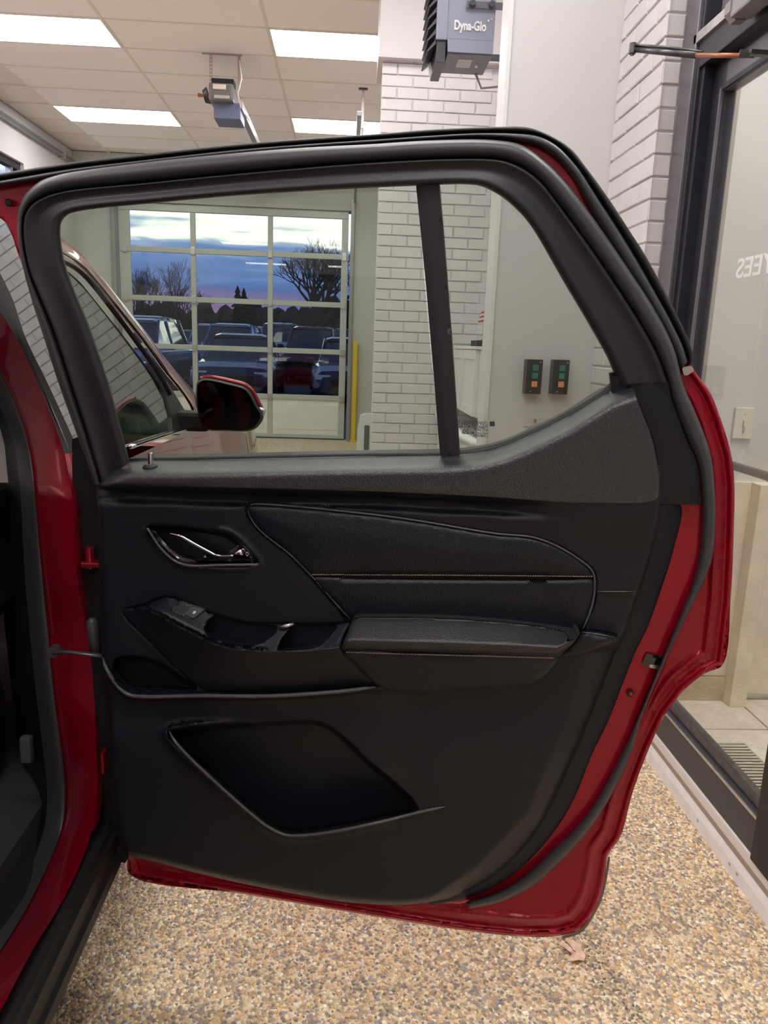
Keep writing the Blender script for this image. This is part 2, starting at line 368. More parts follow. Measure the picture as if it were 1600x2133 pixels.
st(mb().box(1.535, 1.60, 2.68, 2.76, .01, .90, .003).build('trim_6', wains))
st(mb().box(1.15, 1.238, 2.60, 2.76, .01, HC).build('trim_7', M('beige_jamb', (.42, .37, .30), .5)))
vl = thing('ceiling_light', 'added unseen light panel brightening the vestibule behind the glass door', 'ceiling light', (1.5, 1.6, HC), 'fluorescent ceiling panels')  # unseen panel, added to brighten the vestibule
mb().box(1.2, 1.86, .9, 2.3, HC-.004, HC+.004).build('diffuser', lampm, vl); mb().box(1.18, 1.2, .88, 2.32, HC-.008, HC+.01).box(1.86, 1.88, .88, 2.32, HC-.008, HC+.01).build('frame', whitem, vl)
sw = thing('light_switch', 'ivory toggle light switch plate on the wall behind the glass', 'light switch', (1.478, 2.755, 1.12))
mb().box(1.438, 1.512, 2.748, 2.76, 1.062, 1.178, .003).build('plate', ivory, sw)
mb().box(1.470, 1.482, 2.738, 2.75, 1.108, 1.132, .002).build('toggle', ivory, sw)
for zz in (1.086, 1.152): mb().tube([(1.475, 2.747, zz), (1.475, 2.7495, zz)], .003, 8).build('screw', satin, sw)
pb = thing('push_bar', 'dark metal push bar behind the glass entrance door', 'door bar', (1.13, 2.0, 1.05))
mb().tube([(1.14, 1.4, 1.045), (1.14, 2.22, 1.045)], .013, 12).build('bar', M('bar_grey', (.22, .21, .23), .3, .7), pb, smooth=True)
mb().tube([(1.14, 2.22, 1.045), (1.095, 2.25, 1.045)], .011, 10).build('bracket', gunm, pb, smooth=True)
rg = thing('floor_register', 'cream slotted floor register behind the glass door', 'floor vent', (1.37, 2.15, .01))
mb().box(1.29, 1.305, 1.86, 2.40, .010, .021, .002).box(1.44, 1.455, 1.86, 2.40, .010, .021, .002).box(1.305, 1.44, 2.385, 2.40, .010, .021, .002).box(1.305, 1.44, 1.86, 1.875, .010, .021, .002).build('frame', ivory, rg)
mb().box(1.305, 1.44, 1.875, 2.385, .0101, .0108).build('backing', M('duct_dark', (.04, .035, .03), .8), rg)
for k in range(27): mb().box(1.306, 1.439, 1.879+k*.0188, 1.885+k*.0188, .014, .019, .001).build('slat', ivory, rg)

# ================================================================== FIXTURES
# control stations on the white wall
for nm, (xa, za), lb in (('a', (.7165, 1.258), 'black garage door control box with green and orange buttons, the left one'), ('b', (.8215, 1.260), 'black garage door control box with green and orange buttons, the right one')):
    t = thing('control_box', lb, 'control box', (xa, 3.0, za), 'garage door control stations')
    mb().box(xa-.024, xa+.038, 2.945, 3.0, za-.066, za+.066, .003).build('housing', M('control_black', (.012, .014, .02), .35), t)
    for j, (dz, mm) in enumerate(((.034, 'g'), (.004, 'g'), (-.028, 'o'))):
        mb().box(xa-.002, xa+.020, 2.938, 2.946, za+dz-.011, za+dz+.011, .002).build('button', M('button_green', (.01, .22, .12), .4) if mm == 'g' else M('button_orange', (.75, .30, .12), .4), t)
    for (dx, dz) in ((.028, .056), (-.004, -.056)): mb().tube([(xa+dx, 2.943, za+dz), (xa+dx, 2.9465, za+dz)], .003, 8).build('screw', satin, t)
op = thing('outlet_cover', 'blank white cover plate with brass fitting below the control boxes', 'wall plate', (.745, 3.0, 1.09))
mb().box(.71, .79, 2.995, 3.0, 1.06, 1.14, .001).build('plate', wallp, op)
mb().tube([(.752, 2.985, 1.085), (.752, 2.997, 1.085)], .006, 8).tube([(.752, 2.985, 1.078), (.752, 2.997, 1.078)], .004, 8).build('fitting', M('brass', (.5, .4, .2), .4, .7), op)
# wall cabinet between brick column and white wall
cbx = thing('wall_cabinet', 'white wall cabinet with panelled door against the brick column', 'cabinet', (.8, 4.6, .98))
mb().box(.715, .904, 4.16, 5.1, .985, 1.365, .004).build('body', whitem, cbx)
for y0, y1 in ((4.17, 4.62), (4.64, 5.09)):
    dd = mb().box(.700, .715, y0, y1, .99, 1.352, .003).build('door', whitem, cbx)
    f = mb()
    for a in ((y0, y0+.05, .99, 1.352), (y1-.05, y1, .99, 1.352), (y0+.05, y1-.05, .99, 1.04), (y0+.05, y1-.05, 1.30, 1.352)): f.box(.693, .701, a[0], a[1], a[2], a[3], .002)
    f.build('door_frame', whitem, dd)
mb().box(.690, .904, 4.15, 5.11, 1.355, 1.372, .003).build('top_board', whitem, cbx)
sh = thing('white_basin', 'white curved basin edge below the wall cabinet', 'basin', (.8, 4.5, .9))
mb().tube([(.62, 5.08, .93), (.60, 4.7, .92), (.62, 4.3, .89), (.70, 4.05, .86), (.85, 3.95, .85)], [.03, .035, .035, .033, .03], 12, sq=.7).build('rim', whitem, sh, smooth=True)
mb().prism([(.62, 5.08), (.60, 4.7), (.62, 4.3), (.70, 4.05), (.85, 3.95), (.904, 4.0), (.904, 5.08)], 'z', .70, .86).build('bowl', whitem, sh)
bx = thing('black_speaker_box', 'small black box lying on top of the white wall cabinet', 'box', (.78, 4.3, 1.375)); mb().box(.70, .86, 4.20, 4.40, 1.3725, 1.405, .004).build('case', rubd, bx)
mb().box(.75, .80, 4.195, 4.2, 1.38, 1.395).build('front_panel', gunm, bx)
fl = thing('desk_flag', 'tiny red and white striped flag above the black box', 'flag', (.79, 4.3, 1.405))
mb().tube([(.775, 4.3, 1.405), (.79, 4.3, 1.56)], .002, 6).build('pole', satin, fl)
for k in range(5):
    o = mb().add([(.765-.045*(1)+.01*k*.3, 4.299, 1.50+.012*k), (.79, 4.299, 1.52+.012*k), (.79, 4.299, 1.531+.012*k), (.765-.045+.01*k*.3, 4.299, 1.511+.012*k), (.765-.045+.003*k, 4.302, 1.50+.012*k), (.79, 4.302, 1.52+.012*k), (.79, 4.302, 1.531+.012*k), (.72+.003*k, 4.302, 1.511+.012*k)],
        [(0, 1, 2, 3), (7, 6, 5, 4), (0, 4, 5, 1), (3, 2, 6, 7), (0, 3, 7, 4), (1, 5, 6, 2)]).build('stripe', M('flag_red', (.55, .06, .05), .7) if k % 2 == 0 else whitem, fl)
bc = thing('blue_cap', 'small blue cap on the black box beside the flag', 'cap', (.765, 4.33, 1.405)); mb().tube([(.765, 4.33, 1.4055), (.767, 4.33, 1.43), (.775, 4.33, 1.445)], [.014, .011, .003], 8).build('cap', M('blue_cap', (.03, .07, .25), .4), bc, smooth=True)
mb().tube([(.765, 4.33, 1.4052), (.765, 4.33, 1.409)], .018, 10).build('brim', M('blue_brim', (.03, .06, .2), .4), bc)
# heater
ht = thing('garage_heater', 'grey ceiling mounted garage heater with black louvres and white lettering', 'heater', (.55, 4.1, 2.8))
hx0, hx1 = .405, .665
mb().box(hx0, hx1, 4.0, 4.30, 2.80, 3.16, .004).build('housing', heat, ht)
mb().box(hx0-.02, hx0+.035, 3.996, 4.30, 2.795, 3.16, .004).build('front_frame', heat, ht)
lp = mb().prism([(hx0+.035, 2.80), (hx1-.002, 2.80), (hx1-.002, 2.745), (hx0+.04, 2.745)], 'y', 3.998, 4.28)
lp.build('lower_housing', heat, ht)
mb().box(hx0+.04, hx1-.004, 4.01, 4.27, 2.738, 2.746, .002).build('bottom_plate', M('heater_bottom', (.16, .165, .19), .45, .2), ht)
mb().box(hx0+.10, hx0+.17, 4.06, 4.17, 2.7355, 2.7385).build('rating_label', M('label_grey', (.45, .45, .46), .5), ht)
mb().tube([(hx0+.20, 4.14, 2.739), (hx0+.20, 4.14, 2.730)], .008, 8).build('knob', whitem, ht)
mb().box(hx0-.015, hx0+.03, 4.01, 4.28, 2.70, 2.795, .003).build('louvre_base', heatd, ht)
for k in range(9):
    z = 2.76+k*.047
    mb().prism([(hx0-.02, z+.04), (hx0-.062, z-.012), (hx0-.055, z-.014), (hx0-.018, z+.02)], 'y', 4.012, 4.285).build('louvre', heatd, ht)
for (z, x0) in ((2.945, .52), (2.80, .665)):
    mb().box(x0, .905, 3.978 if x0 < .6 else 4.2, 3.984 if x0 < .6 else 4.206, z-.016, z+.016, .002).build('bracket_arm', M('bracket_grey', (.12, .12, .14), .4, .4), ht)
for x in (.548, .64): mb().tube([(x, 3.985, 2.945), (x, 3.955, 2.945)], [.018, .014], 8).build('clamp_knob', heatd, ht)
lt = text('lettering', 'Dyna-Glo', .056, whitem, Matrix(((1, 0, 0, .468), (0, 0, -1, 3.9955), (0, 1, 0, 2.842), (0, 0, 0, 1))), ht, sx=.70, off=.035)
for (x, z, r) in ((.632, 2.886, .005), (.645, 2.894, .003)): mb().tube([(x, 3.999, z), (x, 3.9945, z)], r, 8).build('logo_dot', whitem, ht)
mb().tube([(.62, 4.25, 2.74), (.66, 4.28, 2.68), (.76, 4.3, 2.70), (.84, 4.32, 2.80), (.90, 4.34, 2.84)], .006, 8).build('power_cord', M('cord_tan', (.36, .30, .27), .5), ht, smooth=True)
# garage door opener
go = thing('garage_door_opener', 'garage door opener motor hanging from the ceiling on a perforated bracket', 'opener', (-1.1, 7.2, 3.5))
mb().box(-1.24, -1.215, 7.19, 7.20, 3.50, HC, .002).box(-1.0, -.975, 7.19, 7.20, 3.42, HC, .002).box(-1.30, -.96, 7.185, 7.205, HC-.012, HC-.001).build('hanger_strap', M('galv', (.42, .38, .36), .4, .6), go)
for k in range(8): mb().tube([(-1.227, 7.188, HC-.03-.028*k), (-1.227, 7.1895, HC-.03-.028*k)], .006, 8).build('strap_hole', whitem, go)
mb().box(-1.22, -1.03, 7.16, 7.30, 3.50, 3.545, .004).build('top_plate', rubd, go)
mb().box(-1.24, -1.03, 7.12, 7.42, 3.36, 3.50, .02).build('motor_housing', M('opener_grey', (.20, .19, .20), .4, .3), go)
mb().tube([(-1.26, 7.25, 3.43), (-1.30, 7.25, 3.42)], [.07, .05], 12).build('chain_guard', rubd, go, auto=True)
mb().tube([(-1.30, 7.25, 3.43), (-1.35, 7.25, 3.43)], [.012, .018], 8).build('pull_knob', copper, go)
mb().box(-1.20, -1.09, 7.112, 7.122, 3.445, 3.485, .004).build('label_plate', ivory, go)
mb().box(-1.19, -1.06, 7.112, 7.122, 3.375, 3.40, .003).build('terminal_strip', trimg, go)
mb().box(-1.21, -.98, 7.20, 7.48, 3.24, 3.37, .004).build('control_housing', M('opener_blue', (.14, .17, .27), .45, .2), go)
mb().box(-1.02, -.985, 7.4, 10.9, 3.335, 3.35, .002).box(-1.02, -.985, 7.4, 10.9, 3.375, 3.385, .002).box(-.985, -.965, 7.2, 10.9, 3.325, 3.395, .003).build('drive_rail', M('rail_steel', (.55, .53, .54), .3, .8), go)
mb().tube([(-.985, 7.19, 3.70), (-.96, 7.15, 3.55), (-.99, 7.12, 3.42), (-.98, 7.2, 3.34), (-.95, 7.6, 3.33)], .005, 6).build('cable', whitem, go, smooth=True)
hs = thing('track_hanger', 'thin perforated steel strap hanging from the ceiling beside the brick column', 'hanger', (.09, 7.9, HC-.2))
mb().box(.075, .10, 7.895, 7.905, 3.40, HC-.001, .001).build('strap', M('galv2', (.45, .42, .40), .4, .6), hs)
for k in range(7): mb().tube([(.0875, 7.893, HC-.05-.04*k), (.0875, 7.8945, HC-.05-.04*k)], .006, 8).build('strap_hole', whitem, hs)
mb().box(.045, .13, 7.88, 7.92, HC-.012, HC-.001, .002).build('ceiling_plate', gunm, hs)
mb().tube([(.088, 7.9, 3.40), (.088, 7.9, 3.31), (.072, 7.9, 3.28)], [.014, .010, .006], 8).build('hook', trimg, hs, smooth=True)
mb().box(.03, .07, 7.0, 10.95, 3.262, 3.30, .003).build('track', satin, hs)
# left wall: conduit and window
cd = thing('wall_conduit', 'grey conduit pipe running along the top of the left wall', 'pipe', (-3.66, 8, 3.59)); mb().tube([(-3.67, 2, 3.59), (-3.67, 10.98, 3.59)], .03, 12).build('pipe', M('pipe_grey', (.36, .38, .40), .3, .6), cd, smooth=True)
for y in (4, 6.2, 8.4, 10.5): mb().box(XL, -3.635, y, y+.03, 3.555, 3.625, .004).build('clamp', satin, cd)
w1 = thing('window_1', 'dark framed high window in the left wall', 'window', (XL, 8.3, 2.8)); w1['kind'] = 'structure'; del w1['category']
f = mb().box(-3.84, -3.76, 9.30, 9.40, 2.3, 3.24).box(-3.84, -3.76, 7.2, 7.3, 2.3, 3.24).box(-3.84, -3.76, 7.3, 9.3, 3.16, 3.24).box(-3.84, -3.76, 7.3, 9.3, 2.3, 2.38); f.build('window_frame', dframe, w1)
mb().box(-3.805, -3.80, 7.3, 9.3, 2.38, 3.16).build('glass_pane', glassC, w1)
mb().box(-3.83, -3.77, 9.16, 9.22, 2.38, 3.16).build('mullion', satin, w1)

# ================================================================== GARAGE DOOR
GY = 11.04
d1 = thing('door_1', 'sectional garage door of clear panes in pale rails with white bottom panels', 'garage door', (-1.6, GY, 0)); d1['kind'] = 'structure'; del d1['category']
zr = [atY(480, y, GY)[2] for y in (438, 526, 627, 726, 823, 912)]
zr[-1] = .02
xv = [GX0+.02, atY(403, 570, GY)[0], atY(563, 570, GY)[0], GX1-.03]
zt = zr[0]+.05
for x, w in ((xv[0]+.075, .075), (xv[1], .035), (xv[2], .035), (xv[3]-.045, .045)):
    mb().box(x-w, x+w, GY, GY+.045, .02, zt, .006).build('stile', alum, d1)
for i, z in enumerate(zr):
    hh = .035 if 0 < i < 5 else .05
    mb().box(xv[0]+.01, xv[3], GY-.012, GY+.043, max(.02, z-hh), z+hh, .006).build('rail', alum, d1)
    if 0 < i < 5:
        for x in (xv[0]+.08, xv[1], xv[2], xv[3]-.05): mb().box(x-.03, x+.03, GY-.03, GY-.012, z-.05, z+.05, .004).build('hinge', satin, d1)
for i in range(4):
    for j in range(3):
        mb().box(xv[j]+.03, xv[j+1]-.03, GY+.018, GY+.022, zr[i+1]+.03, zr[i]-.03).build('glass_pane', glassC, d1)
for j in range(3):
    mb().box(xv[j]+.036, xv[j+1]-.036, GY+.005, GY+.035, .07, zr[4]-.035, .004).build('bottom_panel', door_w, d1)
    mb().box(xv[j]+.10, xv[j+1]-.10, GY-.001, GY+.006, .14, zr[4]-.10, .003).build('raised_panel', door_w, d1)
mb().box(GX0-.06, GX0, YF-.06, YF, 0, 3.3, .004).box(GX1, GX1+.05, YF-.06, YF, 0, 3.3, .004).build('track', M('track_galv', (.34, .33, .33), .4, .6), d1)
mb().box(GX0, GX1, YF-.02, YF+.02, zt, GZ+.05, .004).build('header_board', greyp, d1)
yp = thing('yellow_post', 'tall thin yellow safety strip on the garage door jamb', 'post', (.12, 10.9, 0)); mb().box(.075, .135, 10.90, 10.96, 0, 1.42, .006).build('post', yel, yp); mb().box(.06, .15, 10.88, 10.98, 0, .02, .003).build('base_plate', yel, yp)
wc = thing('white_cart', 'small white plastic bin with a grey handle by the brick column', 'bin', (.24, 9.85, 0))
mb().prism([(.14, 0.02), (.15, .30), (.18, .47), (.24, .50), (.33, .50), (.36, .02)], 'y', 9.75, 10.0).build('body', whitem, wc)
mb().box(.235, .30, 9.735, 9.75, .04, .36, .01).build('handle', M('bin_grey', (.13, .14, .16), .4), wc)
mb().tube([(.16, 9.9, .02), (.34, 9.9, .02)], .02, 8).build('wheel', rubd, wc)

# ================================================================== OUTSIDE
gr = mb().add([(-60, 11.3, -.02), (30, 11.3, -.02), (60, 80, 1.05), (-100, 80, 1.05), (-60, 11.3, -.6), (30, 11.3, -.6), (60, 80, -.6), (-100, 80, -.6)], [(0, 1, 2, 3), (7, 6, 5, 4), (0, 4, 5, 1), (1, 5, 6, 2), (2, 6, 7, 3), (3, 7, 4, 0)])
go_ = st(gr.build('floor_outside', asph)); go_['label'] = 'dark asphalt car lot outside the garage door'
def gz(y): return -.02+(y-11.3)*1.07/68.7
carm = {}
def carcol(c, nm):
    if nm not in carm: carm[nm] = M('car_paint_'+nm, c, .3, .5, 1.)
    return carm[nm]
cglass = M('car_glass', (.02, .025, .035), .06, .0, 1.); lampw = M('headlamp_lens', (.75, .78, .85), .1, .6, 1.); tyre = M('tyre', (.015, .015, .016), .8)
def sect(y, w, zb, zs, zt, wt):
    return [(-w*.9, y, zb), (-w, y, zb+.12), (-w, y, (zb+zs)/2), (-w*.97, y, zs), (-wt, y, zt), (-wt*.6, y, zt+.02), (wt*.6, y, zt+.02), (wt, y, zt), (w*.97, y, zs), (w, y, (zb+zs)/2), (w, y, zb+.12), (w*.9, y, zb)]
def loft(secs):
    m = MB(); n = len(secs[0]); v = [p for s_ in secs for p in s_]; f = []
    for i in range(len(secs)-1):
        for j in range(n): f.append((i*n+j, i*n+(j+1) % n, (i+1)*n+(j+1) % n, (i+1)*n+j))
    f += [tuple(range(n)), tuple((len(secs)-1)*n+k for k in range(n))[::-1]]; return m.add(v, f)
def car_meshes(kind):
    H = {'sedan': 1.45, 'suv': 1.72, 'truck': 1.86}[kind]; hood = {'sedan': .88, 'suv': 1.05, 'truck': 1.16}[kind]; w = .93
    L = 4.8
    body = loft([sect(0, w*.80, .32, hood*.55, hood*.68, w*.70), sect(.12, w*.93, .25, hood*.72, hood*.86, w*.75), sect(.6, w, .24, hood*.86, hood*.97, w*.8), sect(1.35, w, .24, hood*.95, hood*1.03, w*.83), sect(4.0, w, .24, hood*.98, hood*1.05, w*.83), sect(4.65, w*.95, .26, hood*.98, hood*1.03, w*.8), sect(L, w*.85, .35, hood*.8, hood*.95, w*.75)]).mesh('body')
    yr = L-(.9 if kind == 'sedan' else .35)
    cab = loft([sect(1.30, w*.82, hood*.9, hood*.97, hood*1.0, w*.78), sect(2.05, w*.84, hood*.9, hood+.1, H-.05, w*.66), sect(2.35, w*.84, hood*.9, hood+.1, H, w*.65), sect(yr-.9, w*.84, hood*.9, hood+.1, H, w*.65), sect(yr-.25, w*.84, hood*.9, hood+.1, H-.06, w*.63), sect(yr, w*.82, hood*.9, hood*.98, hood*1.04, w*.7)]).mesh('cabin')
    roof = loft([[(x*1.02, y, z) for x, y, z in ((-w*.63, yy, zz), (-w*.5, yy, zz+.035), (w*.5, yy, zz+.035), (w*.63, yy, zz), (w*.63, yy, zz-.03), (-w*.63, yy, zz-.03))] for yy, zz in ((2.0, H-.03), (2.35, H+.01), (yr-.9, H+.01), (yr-.3, H-.03))]).mesh('roof')
    pil = MB()
    for sx in (-1, 1):
        pil.tube([(sx*w*.80, 1.32, hood*.98), (sx*w*.665, 2.05, H-.01)], .035, 6).tube([(sx*w*.83, 2.75, hood), (sx*w*.66, 2.75, H)], .04, 6).tube([(sx*w*.82, yr-.02, hood), (sx*w*.64, yr-.3, H-.03)], .05, 6)
    pil = pil.mesh('pillar')
    lamp = mb().box(-.17, .17, -.02, .12, -.055, .055, .02).mesh('headlamp')
    gril = mb().box(-.48, .48, -.03, .08, -.13, .13, .02).mesh('grille')
    wh = mb().tube([(-.11, 0, 0), (.11, 0, 0)], .33, 16).mesh('wheel')
    mir = mb().box(-.09, .09, -.05, .06, -.06, .07, .02).mesh('mirror')
    return dict(body=body, cab=cab, roof=roof, pil=pil, lamp=lamp, gril=gril, wh=wh, mir=mir, hood=hood, L=L, w=w)
CM = {}
def parked(kind, x, y, col, nm, label, rz=0.):
    if kind not in CM: CM[kind] = car_meshes(kind)
    c = CM[kind]; m = carcol(col, nm); z = gz(y)
    t = thing('parked_car', label, 'car', (x, y, z), 'parked cars outside the garage door'); t.rotation_euler.z = rz
    def P(n, me, mat, loc=(0, 0, 0)):
        o = bpy.data.objects.new(n, me); COL.objects.link(o); o.parent = t; o.location = loc
        if not me.materials: me.materials.append(mat)
        o.material_slots[0].link = 'OBJECT'; o.material_slots[0].material = mat; return o
    P('body', c['body'], m); P('window_glass', c['cab'], cglass); P('roof', c['roof'], m); P('pillar', c['pil'], m)
    for s in (-1, 1):
        P('headlamp', c['lamp'], lampw, (s*.66, .05, c['hood']*.72)); P('side_mirror', c['mir'], m, (s*.98, 1.75, c['hood']+.06))
        for yy in (.9, 3.8): P('wheel', c['wh'], tyre, (s*.80, yy, .33))
    P('grille', c['gril'], rubd, (0, .02, c['hood']*.55))
lot = [('sedan', -2.45, 16.2, (.02, .035, .085), 'navy', 'dark blue sedan in the middle of the nearest row outside'),
       ('sedan', .15, 16.0, (.018, .03, .07), 'ink', 'dark blue sedan at the right end of the nearest row outside'),
       ('suv', -5.15, 16.6, (.06, .08, .14), 'slate', 'grey blue crossover at the left of the nearest row outside'),
       ('suv', -3.7, 22.5, (.16, .20, .32), 'silver', 'silver crossover behind the middle sedan'),
       ('truck', -6.4, 22.3, (.13, .16, .24), 'steel', 'grey pickup in the second row at the left'),
       ('suv', -1.2, 22.8, (.05, .02, .04), 'maroon', 'dark maroon crossover in the second row'),
       ('sedan', 1.2, 22.5, (.08, .10, .16), 'slate2', 'slate sedan in the second row at the right'),
       ('suv', -5.4, 29, (.22, .26, .38), 'white', 'pale crossover in the third row outside'),
       ('suv', -8.1, 29.2, (.04, .05, .09), 'coal', 'charcoal crossover at the left of the third row'),
       ('truck', -2.7, 29.2, (.14, .17, .26), 'steel', 'grey pickup in the third row near the middle'),
       ('suv', -.1, 29, (.05, .07, .16), 'blue', 'blue crossover in the third row at the right'),
       ('suv', -10.4, 36, (.10, .12, .2), 'slate2', 'slate crossover at the far left of the rear row'),
       ('sedan', -7.6, 36.2, (.20, .22, .32), 'silver', 'silver sedan in the rear row'),
       ('suv', -4.8, 36, (.03, .04, .07), 'coal', 'charcoal crossover in the rear row near the middle'),
       ('suv', -2.1, 36.3, (.18, .2, .3), 'silver', 'silver crossover in the rear row near the bare tree'),
       ('truck', .7, 36, (.05, .06, .14), 'blue', 'blue pickup in the rear row at the right')]
for a in lot: parked(*a, rz=random.uniform(-.03, .03))
def bare_tree(name, label, x, y, h, spread, seed, depth=7, group=None, lean=0, trunk=.2, base=.28):
    r = random.Random(seed); tr = MB(); br = MB(); z0 = gz(y)
    t = thing(name, label, 'tree', (x, y, z0), group)
    def grow(p, d, L, rad, k):
        q = p+d*L
        (tr if k <= 1 else br).tube([p, (p+q)/2+Vector((r.uniform(-.06, .06), 0, r.uniform(-.04, .04)))*L, q], [rad, rad*.85, rad*.7], 5 if k < 4 else 3, cap=False)
        if k >= depth: return
        for _ in range(r.choice((2, 3, 3)) if k > 0 else 5):
            a = Vector((r.uniform(-1, 1), r.uniform(-1, 1), r.uniform(-.35, .8)))*spread
            nd = (d+a).normalized(); nd.z = max(nd.z, -.1)
            grow(q, nd.normalized(), L*r.uniform(.66, .86), rad*.62, k+1)
    grow(Vector((x, y, z0)), Vector((lean, 0, 1)).normalized(), h*base, trunk, 0)
    tr.build('trunk', barkm, t, smooth=True); br.build('branches', barkm, t)
bare_tree('bare_tree', 'large bare spreading tree outside on the right', atY(660, 560, 44)[0], 44, 6.6, .75, 3, 7, None, 0, .26, .27)
bx_ = [(268, 48, 4.6, .5, 11, 'slim bare tree at the far left outside the panes'), (305, 56, 4.9, .55, 12, 'bare bushy tree second from the left outside'), (352, 60, 5.6, .5, 13, 'tall slim bare tree near the left mullion outside'),
       (392, 46, 3.6, .6, 14, 'low bare tree at the left mullion outside')]
for px, yy, h, sp, sd, lb in bx_: bare_tree('bare_tree', lb, atY(px, 600, yy)[0], yy, h, sp, sd, 6, 'bare trees beyond the car lot', 0, .10, .30)
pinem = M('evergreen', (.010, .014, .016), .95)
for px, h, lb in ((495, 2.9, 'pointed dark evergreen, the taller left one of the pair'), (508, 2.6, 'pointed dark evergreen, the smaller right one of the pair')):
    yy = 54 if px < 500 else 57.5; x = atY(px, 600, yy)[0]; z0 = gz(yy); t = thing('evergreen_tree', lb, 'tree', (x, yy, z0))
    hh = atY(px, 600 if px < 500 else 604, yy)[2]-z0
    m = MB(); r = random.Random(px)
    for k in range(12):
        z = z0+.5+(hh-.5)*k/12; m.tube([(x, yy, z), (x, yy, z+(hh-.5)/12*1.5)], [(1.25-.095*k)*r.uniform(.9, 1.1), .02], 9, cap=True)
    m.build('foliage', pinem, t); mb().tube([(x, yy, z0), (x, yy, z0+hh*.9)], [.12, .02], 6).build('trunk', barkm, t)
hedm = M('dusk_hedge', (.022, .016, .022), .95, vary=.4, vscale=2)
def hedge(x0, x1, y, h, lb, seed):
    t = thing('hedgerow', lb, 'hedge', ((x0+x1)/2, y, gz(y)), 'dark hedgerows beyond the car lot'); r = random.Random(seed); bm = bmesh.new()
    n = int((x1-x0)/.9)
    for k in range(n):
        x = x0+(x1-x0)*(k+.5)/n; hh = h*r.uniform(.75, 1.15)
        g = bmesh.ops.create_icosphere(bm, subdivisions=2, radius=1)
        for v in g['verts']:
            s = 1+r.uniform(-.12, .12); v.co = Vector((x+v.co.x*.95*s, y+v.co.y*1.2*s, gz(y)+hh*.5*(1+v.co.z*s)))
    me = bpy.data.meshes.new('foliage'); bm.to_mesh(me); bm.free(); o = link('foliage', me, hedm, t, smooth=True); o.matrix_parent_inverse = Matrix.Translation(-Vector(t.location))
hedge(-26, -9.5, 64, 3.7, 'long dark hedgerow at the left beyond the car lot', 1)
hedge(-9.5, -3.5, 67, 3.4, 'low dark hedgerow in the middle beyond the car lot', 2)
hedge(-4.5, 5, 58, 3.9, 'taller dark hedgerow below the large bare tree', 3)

# ================================================================== RED CAR
CAR = thing('red_car', 'metallic red crossover with its right rear door standing open', 'car', (-1.3, 1.5, 0))
CIN = Matrix.Translation(-Vector(CAR.location))
def carpart(name, me, mat, smooth=False):
    o = link(name, me, mat, CAR, smooth); o.matrix_parent_inverse = CIN; return o
# ---- 2D polygon helpers
def resample(c, step, closed=False):
    c = np.asarray(c, float)
    if closed: c = np.vstack([c, c[:1]])
    s = np.r_[0, np.cumsum(np.hypot(*np.diff(c, axis=0).T))]; n = max(2, int(round(s[-1]/step))+1); t = np.linspace(0, s[-1], n)
    r = np.stack([np.interp(t, s, c[:, 0]), np.interp(t, s, c[:, 1])], 1); return r[:-1] if closed else r
def smooth_c(c, closed=False, k=6):
    c = [np.array(p, float) for p in c]; n = len(c); out = []
    rngs = n if closed else n-1
    for i in range(rngs):
        p0 = c[(i-1) % n] if closed or i > 0 else c[0]; p1 = c[i]; p2 = c[(i+1) % n]; p3 = c[(i+2) % n] if closed or i+2 < n else c[-1]
        d0 = max(np.linalg.norm(p1-p0), 1e-6)**.5; d1 = max(np.linalg.norm(p2-p1), 1e-6)**.5; d2_ = max(np.linalg.norm(p3-p2), 1e-6)**.5
        m1 = (p1-p0)/d0-(p2-p0)/(d0+d1)+(p2-p1)/d1 if d0 > 1e-2 else (p2-p1)/d1
        m2 = (p2-p1)/d1-(p3-p1)/(d1+d2_)+(p3-p2)/d2_ if d2_ > 1e-2 else (p2-p1)/d1
        m1 = m1*d1; m2 = m2*d1
        for j in range(k):
            t = j/k; out.append((2*t**3-3*t*t+1)*p1+(t**3-2*t*t+t)*m1+(-2*t**3+3*t*t)*p2+(t**3-t*t)*m2)
    if not closed: out.append(c[-1])
    return np.array(out)
def segdist(P, c, closed=True):
    A = np.asarray(c, float); B = np.roll(A, -1, 0) if closed else A[1:]; A = A if closed else A[:-1]
    best = np.full(len(P), 1e9)
    for a, b in zip(A, B):
        ab = b-a; L = ab@ab
        t = np.clip(((P-a)@ab)/max(L, 1e-9), 0, 1); d = np.hypot(*(P-a-t[:, None]*ab).T); np.minimum(best, d, out=best)
    return best
def inside(P, c):
    c = np.asarray(c, float); r = np.zeros(len(P), bool); x, y = P[:, 0], P[:, 1]; j = len(c)-1
    for i in range(len(c)):
        yi, yj = c[i, 1], c[j, 1]
        if yi != yj:
            m = ((yi > y) != (yj > y)) & (x < (c[j, 0]-c[i, 0])*(y-yi)/(yj-yi)+c[i, 0]); r ^= m
        j = i
    return r
def sd(P, c): return np.where(inside(P, c), 1, -1)*segdist(P, c)
def sm(x): x = np.clip(x, 0, 1); return x*x*(3-2*x)
def rnd(d, R): t = 1-np.clip(d/R, 0, 1); return 1-np.sqrt(np.clip(1-t*t, 0, 1))   # 1 at the edge -> 0 inside
